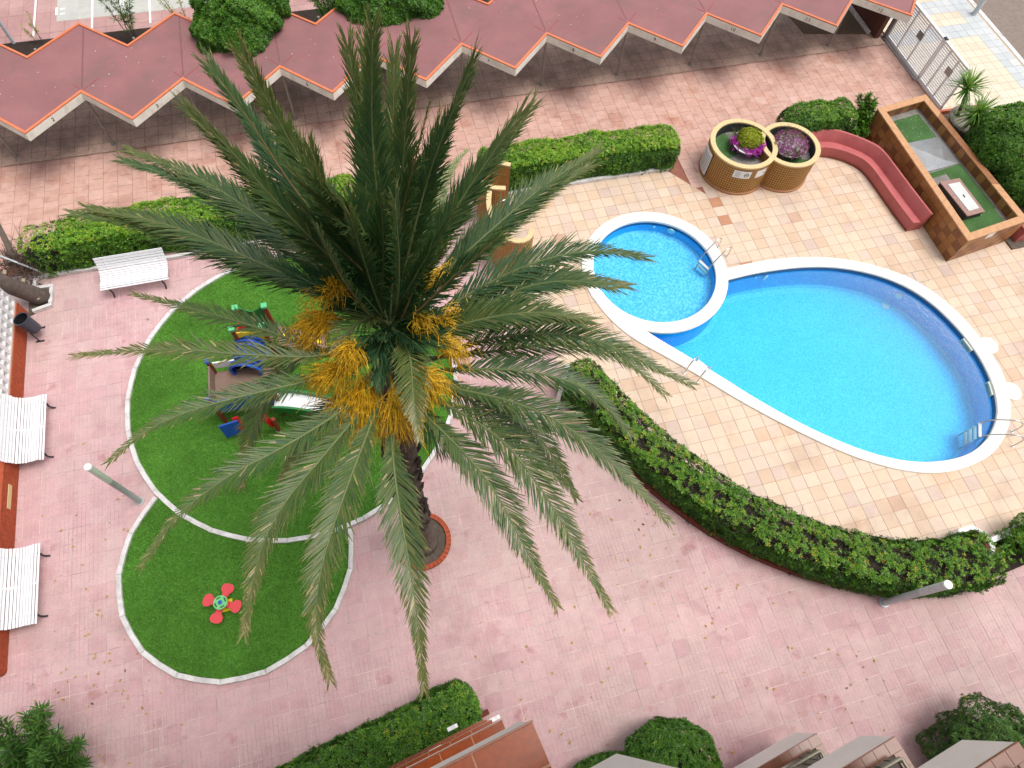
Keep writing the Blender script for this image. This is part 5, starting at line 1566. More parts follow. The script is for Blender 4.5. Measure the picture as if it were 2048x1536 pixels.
# bed right of the planter: yuccas, concrete pot
tag(MB().prism([(21.15, 9.3), (24.2, 9.3), (24.2, 15.55), (20.85, 15.75)], -.02, .05).build('planting_bed', M_soil2), kind='structure')
tag(MB().bar((20.95, 15.72, .10), (23.9, 15.64, .10), .1, .22).build('bed_edging', simple('terracotta_edging', alb(206, 112, 80), .7)), 'terracotta edging between the gate and the yucca bed', 'edging')
cp_ = thing('concrete_pot', 'large sloping concrete planter behind the yuccas', 'planter', (22.2, 14.5, 0))
MB().lathe((22.35, 14.55, 0), [(.50, 0), (.80, .65), (.82, .70), (.70, .70), (.62, .58), (.01, .56)], 28).build('pot', M_potconc, cp_, smooth=True, sharp=40)


def yucca(label, base, top, nl, L):
    t = thing('yucca', label, 'yucca', tuple(base), 0, 'yuccas by the gate')
    base, top = np.array(base, float), np.array(top, float)
    MB().tube(smooth_curve([base, (base + top) / 2 + np.array([.05, 0, 0]), top], 8), list(np.linspace(.07, .05, 8)), 8).build('trunk', M_bark, t, smooth=True)
    V, F, T_ = [], [], []
    for i in range(nl):
        el = math.asin(rng.uniform(-.45, .98)); az = rng.uniform(0, 2 * math.pi)
        d = np.array([math.cos(el) * math.cos(az), math.cos(el) * math.sin(az), math.sin(el)]); l = L * rng.uniform(.75, 1.1); s_ = unit(np.cross(d, np.array([0, 0, 1.]))); u_ = np.cross(s_, d)
        p0 = top + d * .02 + np.array([0, 0, rng.uniform(-.25, .05)]); n0 = len(V)
        for f, w_ in ((0, .018), (.35, .024), (.75, .014)):
            q_ = p0 + d * l * f - np.array([0, 0, .18 * l * f * f * (1 - abs(d[2]))])
            V += [q_ - s_ * w_ + u_ * .006, q_ + s_ * w_ + u_ * .006]
        tip = p0 + d * l - np.array([0, 0, .22 * l * (1 - abs(d[2]))]); V += [tip, tip + s_ * .002]
        for k in range(3): F.append((n0 + 2 * k, n0 + 2 * k + 1, n0 + 2 * k + 3, n0 + 2 * k + 2)); T_.append(np.clip(.5 + .35 * d[2] + rng.normal(0, .15), 0, 1))
    put('leaves', quads_mesh('leaves', np.array(V) - off(t), np.array(F), L_yucca, T_), t, 'stuff')


yucca('taller yucca rosette on a thin trunk, the one nearer the gate', (22.2, 14.9, .0), tuple(P(1938, 172, 1.75)), 120, .78)
yucca('lower, fuller yucca rosette in front of the taller one', (22.3, 14.6, .0), tuple(P(1958, 222, 1.6)), 130, .80)
st_ = MB()
a_ = P(2020, 405, .2)
tag(MB().tube(smooth_curve([(21.35, 10.5, .05), (21.5, 10.7, .5), (21.75, 10.9, .9)], 8), [.07, .065, .06, .055, .05, .045, .04, .03], 8).build('cut_plant_stalk', M_yellowstk, smooth=True), 'yellow ochre dead stalk leaning behind the tiled planter', 'plant')
tag(MB().box((21.4, 9.55, 0), (22.6, 9.85, .6)).build('low_pink_wall', M_pinkseat), 'end of a pink plaster wall at the right edge, beyond the tiled planter', 'wall')

# ------------------------------------------------------------------ S-shaped shower wall
shw = thing('shower_wall', 'S-shaped tan tiled shower wall with cream cap, behind the palm fronds', 'wall', (4.0, 13.4, 0))
SP = smooth_curve([(4.78, 14.92), (4.30, 15.16), (3.78, 14.98), (3.55, 14.45), (3.85, 14.05), (4.35, 13.92)], 26)
SQ = smooth_curve([(3.80, 13.98), (3.62, 13.45), (3.62, 12.75), (3.74, 12.25), (4.0, 11.93), (4.35, 11.82), (4.65, 11.95), (4.80, 12.25)], 34)
for pth in (SP, SQ):
    p_ = [tuple(x) for x in pth]
    edge_run(p_, .13, 0, 1.72, 1).build('wall', M_tangrout, shw)
    Lp = np.r_[0, np.cumsum(np.hypot(*np.diff(pth, axis=0).T))]
    tl = MB(); nx = int(Lp[-1] / .064)
    inn = np.array(edge_run(p_, .13, 0, 1, 1).V)[2 * len(p_):3 * len(p_), :2]
    for side, cur, sg_ in ((0, pth, -1), (1, inn, 1)):
        ll = np.r_[0, np.cumsum(np.hypot(*np.diff(cur, axis=0).T))]
        for i in range(nx):
            s0_, s1_ = (i + .05) / nx * ll[-1], (i + .95) / nx * ll[-1]
            A_ = np.array([np.interp(s0_, ll, cur[:, 0]), np.interp(s0_, ll, cur[:, 1])]); B_ = np.array([np.interp(s1_, ll, cur[:, 0]), np.interp(s1_, ll, cur[:, 1])])
            e = (B_ - A_) / max(np.linalg.norm(B_ - A_), 1e-6); nrm = np.array([-e[1], e[0]]) * sg_ * .008; A_ += nrm; B_ += nrm
            for j in range(20):
                z0, z1 = j * .086 + .005, (j + 1) * .086 - .004
                tl.add([(*A_, z0), (*B_, z0), (*B_, z1), (*A_, z1)], [(0, 1, 2, 3)])
    tl.build('wall_tile', M_tan, shw, kind='stuff')
    c_o = MB(); e = edge_run([tuple(x) for x in pth], .13, 1.721, 1.77, 1)
    e2 = edge_run([tuple(x) for x in pth], -.02, 1.722, 1.769, 1)
    e.build('cap', M_creamcap, shw); e2.build('cap', M_creamcap, shw)
MB().prism([(4.35, 12.0), (4.8, 12.0), (4.85, 12.9), (4.3, 12.9)], 0, .035).build('shower_tray', M_bench, shw)
MB().tube([(3.9, 13.2, 0), (3.9, 13.2, 2.05), (4.15, 13.2, 2.15)], .02, 8).build('shower_pipe', M_steel, shw, smooth=True)

# low white octagon bed and wall at the right end of the curved hedge
ob = thing('round_bed', 'white rimmed brick bed at the right end of the curved hedge', 'planter bed', (13.85, .75, 0))
oc = np.array([13.85, .62])
for i in range(8):
    a0_, a1_ = math.radians(22.5 + 45 * i), math.radians(67.5 + 45 * i)
    pts = [tuple(oc + q_ * np.array([math.cos(a), math.sin(a)])) for q_, a in ((.42, a0_), (.54, a0_), (.54, a1_), (.42, a1_))]
    MB().prism(pts, .0, .42).build('rim_block', M_white, ob)
    pts = [tuple(oc + q_ * np.array([math.cos(a), math.sin(a)])) for q_, a in ((.30, a0_), (.415, a0_), (.415, a1_), (.30, a1_))]
    MB().prism(pts, .0, .39).build('brick', M_redkerb, ob)
MB().prism([tuple(oc + .31 * np.array([math.cos(a), math.sin(a)])) for a in np.linspace(0, 6.1, 12)], 0, .25).build('soil', M_soil2, ob)
tag(MB().bar((14.35, .62, .2), (17, .95, .2), .13, .42).build('low_white_wall', M_white), 'low white wall leading to the right edge from the octagonal bed', 'wall')
ball_bush('straggly bush behind the low white wall at the right edge', (15.4, .45, .55), (.75, .5, .55), L_hedge, dens=260, tint0=.45, lumpy=.3)
sprig_shrub('sparse reddish sprig beside the octagonal bed', (14.1, .05, 0), [(.3, .1, .7, .012), (.15, .35, .8, .012), (.45, -.1, .6, .012), (0, .3, .9, .012), (.5, .2, .6, .012)], L_hedge, .09, 12, aspect=.4, tint0=.6)
tag(MB().prism([(14.2, -.25), (17, .0), (17, .75), (14.2, .5)], 0, .06).build('bed_soil', M_soil), kind='structure')

# ------------------------------------------------------------------ palm
CZ = 9.3
PC0 = P(782, 668, CZ)
palm = thing('palm_tree', 'tall date palm with spreading fronds and yellow flower strands, in the middle', 'palm tree', (-.28, 4.34, 0))
tp_ = [Vector((-.28, 4.34, 0)), Vector((-.30, 4.38, 3.)), Vector((-.26, 4.42, 6.)), Vector((PC0.x, PC0.y, CZ - .5)), Vector((PC0.x, PC0.y, CZ - .18))]
tps = smooth_curve(tp_, 46)
tp90 = smooth_curve(tp_, 140)
trk = MB(); rad = [(.30 - .06 * (i / 45)) * (1 + (.08 if i % 2 else 0)) + (.10 if i < 2 else 0) + (.10 * max(0, (i - 38) / 7)) for i in range(46)]
trk.tube(tp90, [float(np.interp(i / 139 * 45, range(46), [.31 - .05 * (k / 45) + (.12 if k < 2 else 0) + .08 * max(0, (k - 36) / 6) * (1 if k < 42 else max(.0, (45 - k) / 3)) - (.14 if k >= 45 else 0) for k in range(46)])) * (1 + .035 * math.sin(i * 1.9) + rng.normal(0, .012)) for i in range(140)], 18)
trk.build('trunk', M_palmtrunk, palm)
bt = MB()
for i in range(150):
    k = rng.uniform(8, 45); j = int(min(k, 44)); p = tps[j] + (tps[j + 1] - tps[j]) * (k - j); a = rng.uniform(0, 6.283); r_ = rad[j]
    d = Vector((math.cos(a), math.sin(a), 0)); s_ = Vector((-d.y, d.x, 0))
    bt.obox(Vector(p) + d * (r_ + .015), s_ * .06, d * .03 + Vector((0, 0, .02)), Vector((0, 0, .09)) + d * .03)
bt.build('leaf_base', M_palmtrunk, palm, kind='stuff')
bed = thing('palm_bed', 'round earth bed ringed with red bricks at the palm foot', 'tree bed', (-.28, 4.34, 0))
for i in range(40):
    a = 2 * math.pi * i / 40; d = Vector((math.cos(a), math.sin(a), 0)); s_ = Vector((-d.y, d.x, 0))
    MB().obox(Vector((-.28, 4.34, .05 + random.uniform(-.006, .006))) + d * .69, s_ * .05, d * .06, Vector((0, 0, .055))).build('brick', M_brick, bed)
MB().prism([(-.28 + .64 * math.cos(a), 4.34 + .64 * math.sin(a)) for a in np.linspace(0, 6.283, 33)[:-1]], -.01, .04).build('soil', M_soil2, bed)


def solve_z(tip, L, mode, base):
    zs = np.linspace(base.z - 5.5, base.z + 4.2, 400); ds = np.array([(Vector(P(*tip, z)) - base).length for z in zs])
    i0 = ds.argmin()
    if ds[i0] >= L: return zs[i0]
    if mode == 'up':
        k = np.where(ds[i0:] >= L)[0]; return zs[i0 + k[0]] if len(k) else zs[-1]
    k = np.where(ds[:i0] >= L)[0]; return zs[k[-1]] if len(k) else zs[0]


def frond(pts, m_leaf, tint0=.4, lw=1.0, petiole=.10, tintend=.25, n=78, vee=.45, brown=False, width=1.0, fwd=0., dens=44, tipf=.30):
    """pinnate leaf along a curve: rachis plus two rows of leaflets"""
    A = smooth_curve([tuple(p) for p in pts], 40, it=3)
    d = np.r_[0, np.cumsum(np.linalg.norm(np.diff(A, axis=0), axis=1))]; Lf = d[-1]
    o = MB()
    o.tube(A[::2], list(np.linspace(.030, .004, 20) * lw), 5)
    fr_o = o.build('frond', M_rachisbr if brown else M_rachis, palm, smooth=True)
    n = int(Lf * dens)
    V, F, Tn = [], [], []
    Tg = unit(np.gradient(A, axis=0))
    for side in (-1, 1):
        u = np.linspace(petiole, .995, n) + rng.normal(0, .002, n); u = np.clip(u, 0, .999)
        pos = np.stack([np.interp(u * Lf, d, A[:, k]) for k in range(3)], 1); tg = unit(np.stack([np.interp(u * Lf, d, Tg[:, k]) for k in range(3)], 1))
        up = np.array([0, 0, 1.]) - tg * tg[:, 2:3]
        horiz = np.linalg.norm(up, axis=1, keepdims=True)
        rad_ = pos - np.array([PC0.x, PC0.y, CZ]); rad_[:, 2] = 0; alt = -unit(rad_); alt = alt - tg * (alt * tg).sum(1, keepdims=True)
        up = unit(np.where(horiz < .25, alt, up))
        s = unit(np.cross(tg, up)) * side
        prof = np.clip((u - petiole) / .16, 0.18, 1) * np.clip((1.04 - u) / .45, tipf, 1)
        ll = .50 * width * prof * rng.uniform(.85, 1.12, n)
        ang = np.radians(50 - 24 * u - fwd) + rng.normal(0, .055, n)
        ve = vee + rng.normal(0, .13, n)
        D = unit(tg * np.cos(ang)[:, None] + (s * np.cos(ve)[:, None] + up * np.sin(ve)[:, None]) * np.sin(ang)[:, None])
        wv_ = unit(np.cross(D, up + tg * .3)); wd = .0098 * lw * rng.uniform(.8, 1.2, n) * np.clip(1.2 - u * .5, .6, 1)
        droop = rng.uniform(.03, .22, n) * ll
        P0 = pos; P1 = pos + D * (ll * .45)[:, None]; J2 = rng.normal(0, .055, (n, 3)) * ll[:, None]; P2 = pos + D * (ll * .8)[:, None] - np.array([0, 0, 1]) * droop[:, None] * .5 + J2 * .5; P3 = pos + D * ll[:, None] - np.array([0, 0, 1]) * droop[:, None] + J2
        W0 = wv_ * wd[:, None]
        vs = np.stack([P0 - W0 * .6, P0 + W0 * .6, P1 - W0, P1 + W0, P2 - W0 * .7, P2 + W0 * .7, P3, P3 + W0 * .08], 1)
        n0 = len(V) and sum(len(v) for v in V)
        V.append(vs.reshape(-1, 3)); idx = np.arange(n)[:, None] * 8 + n0
        for a, b, c, e in ((0, 1, 3, 2), (2, 3, 5, 4), (4, 5, 7, 6)):
            F.append(idx + np.array([[a, b, c, e]]))
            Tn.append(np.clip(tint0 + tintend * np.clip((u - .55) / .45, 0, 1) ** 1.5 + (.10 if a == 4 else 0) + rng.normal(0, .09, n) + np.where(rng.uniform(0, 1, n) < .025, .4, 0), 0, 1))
    Vv = np.vstack(V) - off(palm)
    me = quads_mesh('leaflets', Vv, np.vstack(F), m_leaf, np.concatenate(Tn))
    put('leaflets', me, fr_o, 'stuff')
    return fr_o


base0 = Vector((PC0.x, PC0.y, CZ))
# traced fronds: photo polyline from near the crown to the tip, chord length, up/down, tint, bulge
FR = [
 ([(772, 520), (742, 300), (745, 60)], 3.7, 'up', .30, .10), ([(792, 540), (806, 330), (822, 92)], 3.6, 'up', .34, .08), ([(764, 530), (735, 330), (696, 92)], 3.5, 'up', .40, .05),
 ([(806, 550), (858, 340), (945, 125)], 3.6, 'up', .30, .15), ([(735, 530), (640, 390), (560, 250), (487, 112)], 3.7, 'up', .36, .1), ([(715, 535), (590, 385), (500, 240), (423, 138)], 3.6, 'up', .30, .1),
 ([(705, 560), (565, 420), (470, 310), (388, 223)], 3.6, 'up', .36, .15), ([(690, 570), (545, 452), (400, 352), (256, 302)], 3.8, 'flat', .30, .35), ([(680, 600), (480, 508), (320, 440), (172, 416)], 3.9, 'flat', .40, .4),
 ([(720, 420), (640, 390), (600, 296)], 3.2, 'up', .30, .1), ([(790, 500), (815, 380), (855, 225)], 3.2, 'up', .34, .1), ([(770, 470), (700, 470), (590, 350)], 2.8, 'up', .22, .1),
 ([(690, 720), (565, 672), (470, 640), (268, 588)], 3.6, 'flat', .40, .5), ([(670, 715), (510, 712), (330, 695), (150, 712)], 3.7, 'flat', .46, .5),
 ([(735, 690), (683, 690), (600, 712), (545, 762), (500, 860), (484, 975)], 3.3, 'down', .50, .8), ([(690, 745), (560, 775), (430, 805), (300, 850), (216, 926)], 3.6, 'down', .46, .6),
  ([(720, 800), (560, 900), (464, 945), (354, 1027), (284, 1132)], 3.9, 'down', .52, .7), ([(740, 800), (640, 920), (560, 1012), (513, 1113), (488, 1270)], 3.9, 'down', .55, .8),
 ([(757, 810), (710, 930), (668, 1045), (636, 1154), (629, 1264), (660, 1360)], 4.0, 'down', .52, .9), ([(778, 800), (786, 930), (802, 1040), (832, 1200), (849, 1384)], 4.0, 'down', .52, .9),
 ([(815, 800), (905, 880), (985, 970), (1046, 1088), (1114, 1213)], 3.8, 'down', .46, .7), ([(830, 780), (990, 860), (1080, 970), (1150, 1090), (1219, 1217)], 4.0, 'down', .48, .8),
 ([(840, 770), (1000, 800), (1090, 880), (1153, 997)], 3.3, 'down', .46, .7), ([(840, 765), (1030, 800), (1150, 860), (1250, 950), (1335, 1042)], 4.0, 'down', .42, .8),
 ([(840, 745), (1003, 735), (1113, 752), (1200, 790), (1262, 872)], 3.5, 'down', .48, .8), ([(850, 730), (942, 685), (1046, 665), (1182, 671), (1290, 725), (1383, 770)], 3.9, 'down', .40, .8),
 ([(850, 720), (1010, 700), (1150, 680), (1260, 720), (1330, 790)], 3.8, 'down', .44, .7), ([(840, 650), (940, 585), (1060, 525), (1180, 497), (1290, 515)], 3.5, 'flat', .34, .5),
 ([(850, 665), (980, 605), (1080, 562), (1180, 555), (1256, 572)], 3.4, 'flat', .40, .6), ([(830, 600), (970, 470), (1085, 372), (1197, 300)], 3.4, 'flat', .34, .3), ([(815, 560), (890, 450), (965, 335), (1042, 226)], 3.2, 'up', .32, .1),
 ([(825, 690), (940, 640), (1080, 620), (1180, 640)], 2.9, 'flat', .38, .6), 
 ([(800, 650), (835, 560), (882, 508)], 1.6, 'up', .26, .1), ([(805, 600), (850, 520), (905, 430)], 2.4, 'up', .24, .1),
 ([(745, 560), (680, 500), (590, 400)], 2.6, 'up', .22, .2), ([(800, 690), (880, 760), (1000, 840), (1130, 970)], 3.0, 'down', .44, .7), ([(740, 760), (640, 830), (560, 960)], 2.8, 'down', .5, .7),
 ([(800, 740), (850, 850), (930, 930)], 2.2, 'down', .42, .8), ([(770, 640), (740, 560), (700, 430)], 2.6, 'up', .18, .1), ([(790, 630), (800, 540), (790, 400)], 2.8, 'up', .2, .1),
 ([(750, 640), (690, 570), (640, 470)], 2.4, 'up', .18, .1), ([(820, 640), (900, 560), (990, 480)], 2.4, 'up', .24, .2), ([(760, 620), (770, 480), (755, 330)], 3.0, 'up', .2, .1),
]
for q_ in list(FR[:12]) + list(FR[28:32]):
    sh = np.array((rng.uniform(-42, 42), rng.uniform(-6, 40)))
    FR.append(([tuple(np.array(p) + sh * (i + 1) / len(q_[0])) for i, p in enumerate(q_[0])], q_[1] * rng.uniform(.85, .97), q_[2], q_[3] - .05, q_[4] * .6))
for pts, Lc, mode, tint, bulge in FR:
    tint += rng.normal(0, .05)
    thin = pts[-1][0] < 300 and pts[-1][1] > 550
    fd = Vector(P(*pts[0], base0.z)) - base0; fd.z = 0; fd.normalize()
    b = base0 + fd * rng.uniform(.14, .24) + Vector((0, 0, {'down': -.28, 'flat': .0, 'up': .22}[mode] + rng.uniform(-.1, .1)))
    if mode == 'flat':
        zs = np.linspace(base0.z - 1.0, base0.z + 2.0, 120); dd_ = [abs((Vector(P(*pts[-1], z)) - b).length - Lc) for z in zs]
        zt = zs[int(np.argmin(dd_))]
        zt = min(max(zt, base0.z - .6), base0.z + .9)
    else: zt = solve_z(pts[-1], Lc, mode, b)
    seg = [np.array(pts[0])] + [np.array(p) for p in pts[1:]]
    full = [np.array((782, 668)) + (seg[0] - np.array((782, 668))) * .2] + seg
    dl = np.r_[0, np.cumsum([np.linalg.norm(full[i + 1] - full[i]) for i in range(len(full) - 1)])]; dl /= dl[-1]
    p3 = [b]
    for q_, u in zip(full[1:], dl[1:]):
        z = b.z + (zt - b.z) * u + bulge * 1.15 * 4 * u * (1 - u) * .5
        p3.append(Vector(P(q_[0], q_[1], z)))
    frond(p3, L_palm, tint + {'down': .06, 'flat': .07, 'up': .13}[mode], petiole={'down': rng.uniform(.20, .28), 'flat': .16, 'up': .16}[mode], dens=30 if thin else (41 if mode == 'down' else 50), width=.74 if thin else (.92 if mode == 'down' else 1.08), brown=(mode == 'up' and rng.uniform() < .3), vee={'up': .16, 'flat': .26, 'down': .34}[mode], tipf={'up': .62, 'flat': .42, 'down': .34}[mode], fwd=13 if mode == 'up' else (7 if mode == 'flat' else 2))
# pale old and small central fronds
for pts, Lc, mode, tint, bulge in (([(800, 560), (850, 430), (905, 330), (935, 300)], 3.0, 'flat', .35, .6), ([(780, 480), (783, 300), (792, 150)], 3.4, 'flat', .4, .2), ([(840, 560), (880, 440), (890, 380)], 2.6, 'flat', .3, .6),
                                   ([(752, 630), (725, 640), (690, 665), (668, 700)], 1.5, 'up', .25, .5), ([(812, 690), (822, 720), (826, 800), (838, 880)], 1.9, 'up', .30, .7)):
    b = base0 + Vector((0, 0, .25)); zt = b.z + (.1 if Lc > 2 else .25)
    full = [np.array((782, 668))] + [np.array(p) for p in pts]; dl = np.r_[0, np.cumsum([np.linalg.norm(full[i + 1] - full[i]) for i in range(len(full) - 1)])]; dl /= dl[-1]
    p3 = [b] + [Vector(P(q_[0], q_[1], b.z + (zt - b.z - (1.2 if Lc > 2 else -.1)) * u + bulge * 2 * u * (1 - u))) for q_, u in zip(full[1:], dl[1:])]
    frond(p3, L_palmpale if Lc > 2 else L_palm, .35 if Lc > 2 else .62, petiole=.12, vee=.3, width=.8, tintend=.3)
# hidden inner fronds that fill the heart
for i in range(26):
    az = rng.uniform(.3, 2.8) if i < 7 else (rng.uniform(3.4, 6.0) if i % 2 else rng.uniform(0, 6.283)); el = rng.uniform(.5, 1.25) if i < 7 else rng.uniform(.15, .95); d = Vector((math.cos(az) * math.cos(el), math.sin(az) * math.cos(el), math.sin(el)))
    L_ = rng.uniform(1.2, 2.0) if i < 7 else rng.uniform(.7, 1.15); b = base0 + Vector((0, 0, .15)); frond([b, b + d * L_ * .5 + Vector((0, 0, .1)), b + d * L_], L_palm, rng.uniform(.12, .26), petiole=.1, vee=.6, fwd=14)

def bunch(b_px, e_px, z0, z1, n, spread, rlen):
    """flower stalk with many thin yellow strands"""
    z0 += .45; z1 += 1.15; n = int(n * 2.0); spread *= 1.0; rlen *= 1.05; b = Vector(P(*b_px, z0)); e = Vector(P(*e_px, z1))
    o = MB(); axis = (e - b)
    stalk = smooth_curve([b, b + axis * .45 + Vector((0, 0, .18)), b + axis * .8], 8)
    o.tube(stalk, .022, 5)
    o2 = MB()
    for i in range(n):
        f = rng.uniform(.35, 1.0); k = f * 7; j = int(min(k, 6)); p0 = Vector(stalk[j]).lerp(Vector(stalk[j + 1]), k - j)
        end = e + Vector(tuple(rng.normal(0, 1, 3) * np.array([spread, spread, spread * .6])))
        end = p0 + (end - p0).normalized() * min(rlen * rng.uniform(.7, 1.15), (end - p0).length * 1.05)
        m1 = p0.lerp(end, .45) + Vector(tuple(rng.normal(0, .03, 3))) + Vector((0, 0, .08)); m2 = p0.lerp(end, .8) + Vector(tuple(rng.normal(0, .03, 3))) + Vector((0, 0, .02))
        o2.tube([p0, m1, m2, end + Vector((0, 0, -.20))], [.0048, .0045, .0042, .0034], 3, caps=False)
    st = o.build('flower_stalk', M_infl, palm, smooth=True)
    o2.build('flower_strands', M_infl, st, kind='stuff')
    st.children[0].location = -Vector((0, 0, 0))
    me = st.children[0].data
    co = np.zeros(len(me.vertices) * 3); me.vertices.foreach_get('co', co); co = co.reshape(-1, 3) - np.array(palm.location); me.vertices.foreach_set('co', co.ravel()); me.update()

for args in (((765, 720), (690, 830), 8.9, 8.2, 100, .22, 1.0), ((770, 735), (728, 850), 8.9, 8.0, 90, .20, 1.1), ((780, 745), (800, 850), 9.0, 8.3, 110, .16, .9), ((815, 730), (862, 775), 9.0, 8.6, 150, .14, .7),
             ((720, 640), (618, 655), 9.2, 8.7, 150, .16, .8), ((715, 610), (650, 580), 9.3, 9.0, 90, .16, .8), ((832, 610), (876, 548), 9.3, 8.9, 80, .13, .6), ((845, 650), (925, 640), 9.1, 8.6, 80, .13, .65),
             ((840, 690), (915, 700), 9.1, 8.6, 90, .12, .7), ((735, 690), (690, 720), 9.3, 9.0, 70, .14, .6), ((830, 660), (850, 640), 9.3, 9.0, 50, .10, .5), ((750, 720), (650, 760), 9.1, 8.6, 110, .15, .8)):
    bunch(*args)

# ------------------------------------------------------------------ apartment building below the viewer
A10 = math.radians(10.0)
E_, N_ = Vector((math.cos(A10), math.sin(A10), 0)), Vector((-math.sin(A10), math.cos(A10), 0))
def B(s, t, z=0.): return E_ * s + N_ * t + Vector((0, 0, z))
bld = thing('apartment_building', 'apartment block below the viewer with stacked brown tiled and white balconies', 'building', tuple(B(0, -4)))
def bprism(st, z0, z1, name, m): return MB().prism([tuple(B(*p))[:2] for p in st], z0, z1).build(name, m, bld)
bprism([(-14, -12), (-.15, -12), (-.15, -1.4), (-14, -1.4)], -.05, 19, 'facade_block', M_facade)
bprism([(-.149, -12), (7.2, -12), (7.2, -5.0), (-.149, -5.0)], -.05, 19, 'facade_block', M_facade)
bprism([(7.201, -14), (16, -14), (16, -9.0), (7.201, -9.0)], -.05, 19, 'facade_block', M_facade)


def tiled_ledge(s0, s1, t0, t1, z, tile, parent, rows, th=.04, m=M_glaze, back=None):
    """row(s) of glazed tiles on top of a parapet; corner s1, front edge t1"""
    ns = max(1, round((s1 - s0) / tile)); ds = (s1 - s0) / ns; dt = (t1 - t0) / rows
    bprism2 = MB().prism([tuple(B(*p))[:2] for p in ((s0, t0), (s1 - .003, t0), (s1 - .003, t1 - .003), (s0, t1 - .003))], z - th - .02, z - .010)
    bprism2.build('ledge_bed', M_glazegrout, parent)
    for i in range(ns):
        for j in range(rows):
            a, b = s0 + ds * i + .005, s0 + ds * (i + 1) - .005; c, d = t0 + dt * j + .005, t0 + dt * (j + 1) - .005
            MB().prism([tuple(B(*p))[:2] for p in ((a, c), (b, c), (b, d), (a, d))], z - .0098, z).build('ledge_tile', m, parent)
    # front lip
    MB().prism([tuple(B(*p))[:2] for p in ((s0, t1 - .002), (s1, t1 - .002), (s1, t1 + .004), (s0, t1 + .004))], z - th - .02, z + .004).build('front_lip', simple('lip_tile', alb(150, 84, 52), .3), parent)


def balcony(s0, s1, t1, ztop, label, depth, ledge, tile, rows, wall_h, gm=None, rail=False, over=.004, ret=0.):
    t = thing('balcony', label, 'balcony', tuple(B(s1, t1, ztop)), 0)
    # white front and side walls below the ledge
    MB().prism([tuple(B(*p))[:2] for p in ((s0, t1 - .14), (s1 - over, t1 - .14), (s1 - over, t1 - over), (s0, t1 - over))], ztop - wall_h, ztop - .061).build('front_wall', M_render, t)
    MB().prism([tuple(B(*p))[:2] for p in ((s1 - .14, t1 - depth), (s1 - over, t1 - depth), (s1 - over, t1 - .1405), (s1 - .14, t1 - .1405))], ztop - wall_h, ztop - .061).build('side_wall', M_render, t)
    MB().prism([tuple(B(*p))[:2] for p in ((s0, t1 - depth), (s1 - over - .004, t1 - depth), (s1 - over - .004, t1 - over - .004), (s0, t1 - over - .004))], ztop - wall_h - .02, ztop - wall_h + .1).build('floor_slab', M_render, t)
    tiled_ledge(s0, s1, t1 - ledge, t1, ztop, tile, t, rows, m=gm or M_glaze)
    ns = max(1, round((depth - ledge) / tile))
    for i in range(ns):
        a = t1 - ledge - (depth - ledge) / ns * i - .003; b = t1 - ledge - (depth - ledge) / ns * (i + 1) + .003
        for j in range(rows):
            lw_ = ledge / rows
            MB().prism([tuple(B(*p))[:2] for p in ((s1 - lw_ * (j + 1) + .003, b), (s1 - lw_ * j - .003, b), (s1 - lw_ * j - .003, a), (s1 - lw_ * (j + 1) + .003, a))], ztop - .0098, ztop).build('ledge_tile', gm or M_glaze, t)
    MB().prism([tuple(B(*p))[:2] for p in ((s1 - ledge, t1 - depth), (s1 - .003, t1 - depth), (s1 - .003, t1 - ledge - .001), (s1 - ledge, t1 - ledge - .001))], ztop - .06, ztop - .010).build('ledge_bed', M_glazegrout, t)
    if rail:
        zr, tr_, sr_ = ztop + .22, t1 - ledge - .03, s1 - ledge - .03
        rl = smooth_curve([tuple(B(s0, tr_, zr)), tuple(B(sr_ - .03, tr_, zr)), tuple(B(sr_, tr_ - .03, zr)), tuple(B(sr_, t1 - depth, zr))], 2, it=0) if False else None
        MB().tube([B(s0, tr_, zr), B(sr_ - .03, tr_, zr), B(sr_, tr_ - .03, zr), B(sr_, t1 - depth, zr)], .035, 8).build('handrail', M_railing, t, smooth=True, sharp=60)
        for k in range(int((depth - ledge) / .13)):
            tt = tr_ - .08 - .13 * k
            MB().tube([B(sr_, tt, ztop - wall_h + .1), B(sr_, tt, zr)], .010, 5).build('baluster', M_iron, t)
        MB().tube([B(sr_, tr_ - .03, zr - .15), B(sr_, t1 - depth, zr - .15)], .014, 5).build('rail_bar', M_iron, t)
    return t


lv = ['uppermost brown glazed balcony ledge, closest below the viewer', 'second brown glazed balcony ledge, just under the closest one', 'third brown glazed balcony ledge down the stack', 'fourth brown glazed balcony ledge down the stack', 'lowest brown glazed balcony ledge, right above the hedge']
for z, lab in zip((14.5, 11.6, 8.7, 5.8, 2.9), lv):
    balcony(-4.6, .224, -.111, z, lab, 1.3, .50 if z > 14 else .36, .27, 3 if z > 14 else 2, .84)
for z, lab in zip((2.0, 4.9, 7.8), ('low white balcony parapet with brown tile cap and handrail, right of the round bush', 'middle white balcony parapet with brown tile cap, left of the dark corner bush', 'white balcony parapet at the lower right corner, below the dark bush')):
    balcony(3.2, 6.50, -3.29, z, lab, 1.7, .20, .25, 1, 1.15, rail=True, gm=M_glaze2)
mc = P(1233, 1507, 14.5)
ms, mt = Vector((mc.x, mc.y, 0)).dot(E_), Vector((mc.x, mc.y, 0)).dot(N_)
t = thing('balcony', 'pale blurred parapet corner at the bottom edge, between brown ledges and round bush', 'balcony', tuple(B(ms, mt, 14.5)))
MB().prism([tuple(B(*p))[:2] for p in ((ms - .26, mt - .6), (ms, mt - .6), (ms, mt), (ms - .26, mt))], 14.5, 15.7).build('corner_wall', M_render, t)
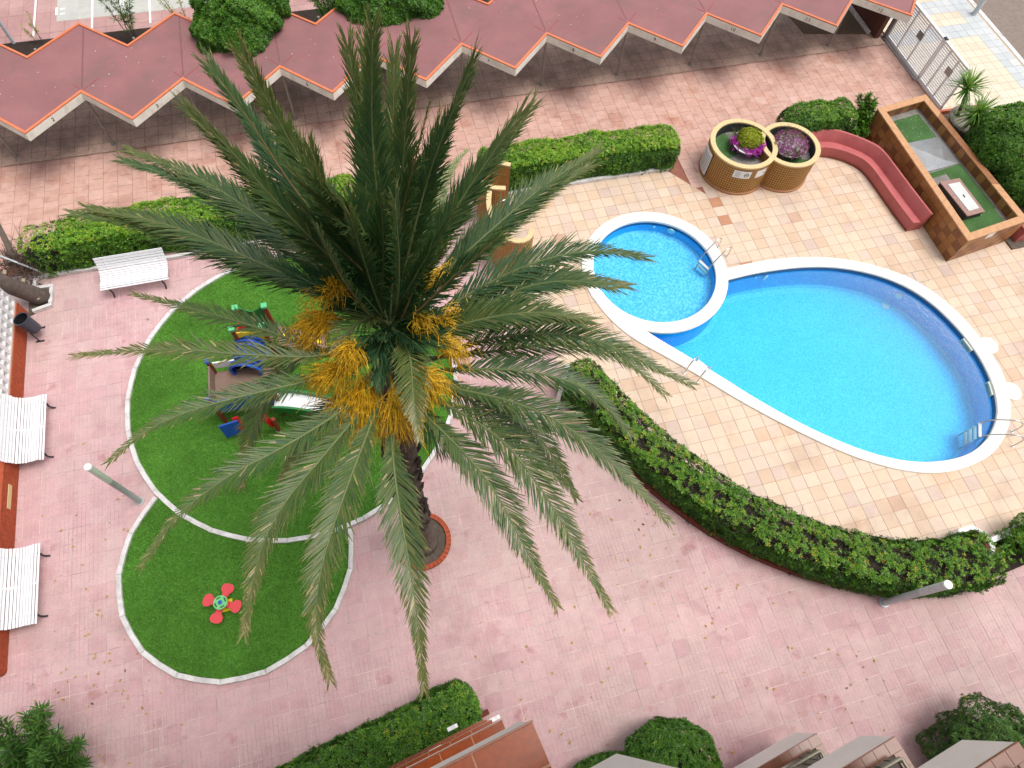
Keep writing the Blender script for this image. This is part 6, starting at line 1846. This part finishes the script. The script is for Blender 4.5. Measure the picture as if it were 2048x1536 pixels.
for k, (px_, py_, z) in enumerate(((905, 1455, 3.3), (872, 1500, 6.1), (990, 1437, 3.0))):
    q = P(px_, py_, z)
    t = thing('clothesline_bracket', ('white bracket clipped to the lowest brown ledge', 'white bracket clipped to the third brown ledge', 'white bracket by the corner of the brown ledges')[k], 'bracket', tuple(q))
    MB().obox(q, E_ * .10, N_ * .035, Vector((0, 0, .03))).build('plate', M_white, t)
    MB().obox(q + E_ * .05 + Vector((0, 0, .045)), E_ * .02, N_ * .02, Vector((0, 0, .02))).build('clip', M_white, t)
tag(MB().bar(B(-3.5, -.06, .12), B(.44, -.03, .12), .12, .24).build('bed_wall', M_redkerb), 'low brick edge of the hedge bed at the foot of the building', 'wall')

# ------------------------------------------------------------------ fallen leaves
def litter(name, label, spots, n, m, size):
    V, F, T_ = [], [], []
    for i in range(n):
        c, r_ = spots[int(rng.integers(len(spots)))]
        x, y = c[0] + rng.normal(0, r_), c[1] + rng.normal(0, r_); a = rng.uniform(0, 6.28); l = size * rng.uniform(.5, 1.2)
        d = np.array([math.cos(a), math.sin(a)]); s_ = np.array([-d[1], d[0]]); n0 = len(V); z = .012
        V += [(x, y, z), (x + d[0] * l * .5 + s_[0] * l * .25, y + d[1] * l * .5 + s_[1] * l * .25, z + .012), (x + d[0] * l, y + d[1] * l, z + .004), (x + d[0] * l * .5 - s_[0] * l * .25, y + d[1] * l * .5 - s_[1] * l * .25, z + .012)]
        F.append((n0, n0 + 1, n0 + 2, n0 + 3)); T_.append(rng.uniform(0, .85) if rng.uniform() < .92 else 1.)
    return tag(put(name, quads_mesh(name, V, F, m, T_)), label, 'leaves', kind='stuff')


litter('fallen_leaves', 'small yellow fallen leaves scattered on the pink paving', [((8.5, -1.2), 1.1), ((9.2, -2.0), .9), ((6.5, 1.3), 1.4), ((5.2, 3.2), 1.1), ((-8.3, 3.2), .9), ((-7.8, 2.6), .8), ((3.0, .5), 2.2), ((-8.6, 7), 1.6)], 230, M_litter, .085)
litter('fallen_debris', 'tiny pale specks of debris on the paving and turf', [((0, 2.5), 4.), ((-5, 6), 3.5), ((-8.5, 9.5), 1.2), ((12, 17.5), 4.), ((4, 2.5), 1.5), ((13, 9), 4.)], 260, leaf_mat('pale_speck', [(0., (.55, .52, .46)), (.84, (.62, .58, .5)), (.9, (.06, .05, .04)), (1., (.05, .04, .04))], .8, .05), .024)
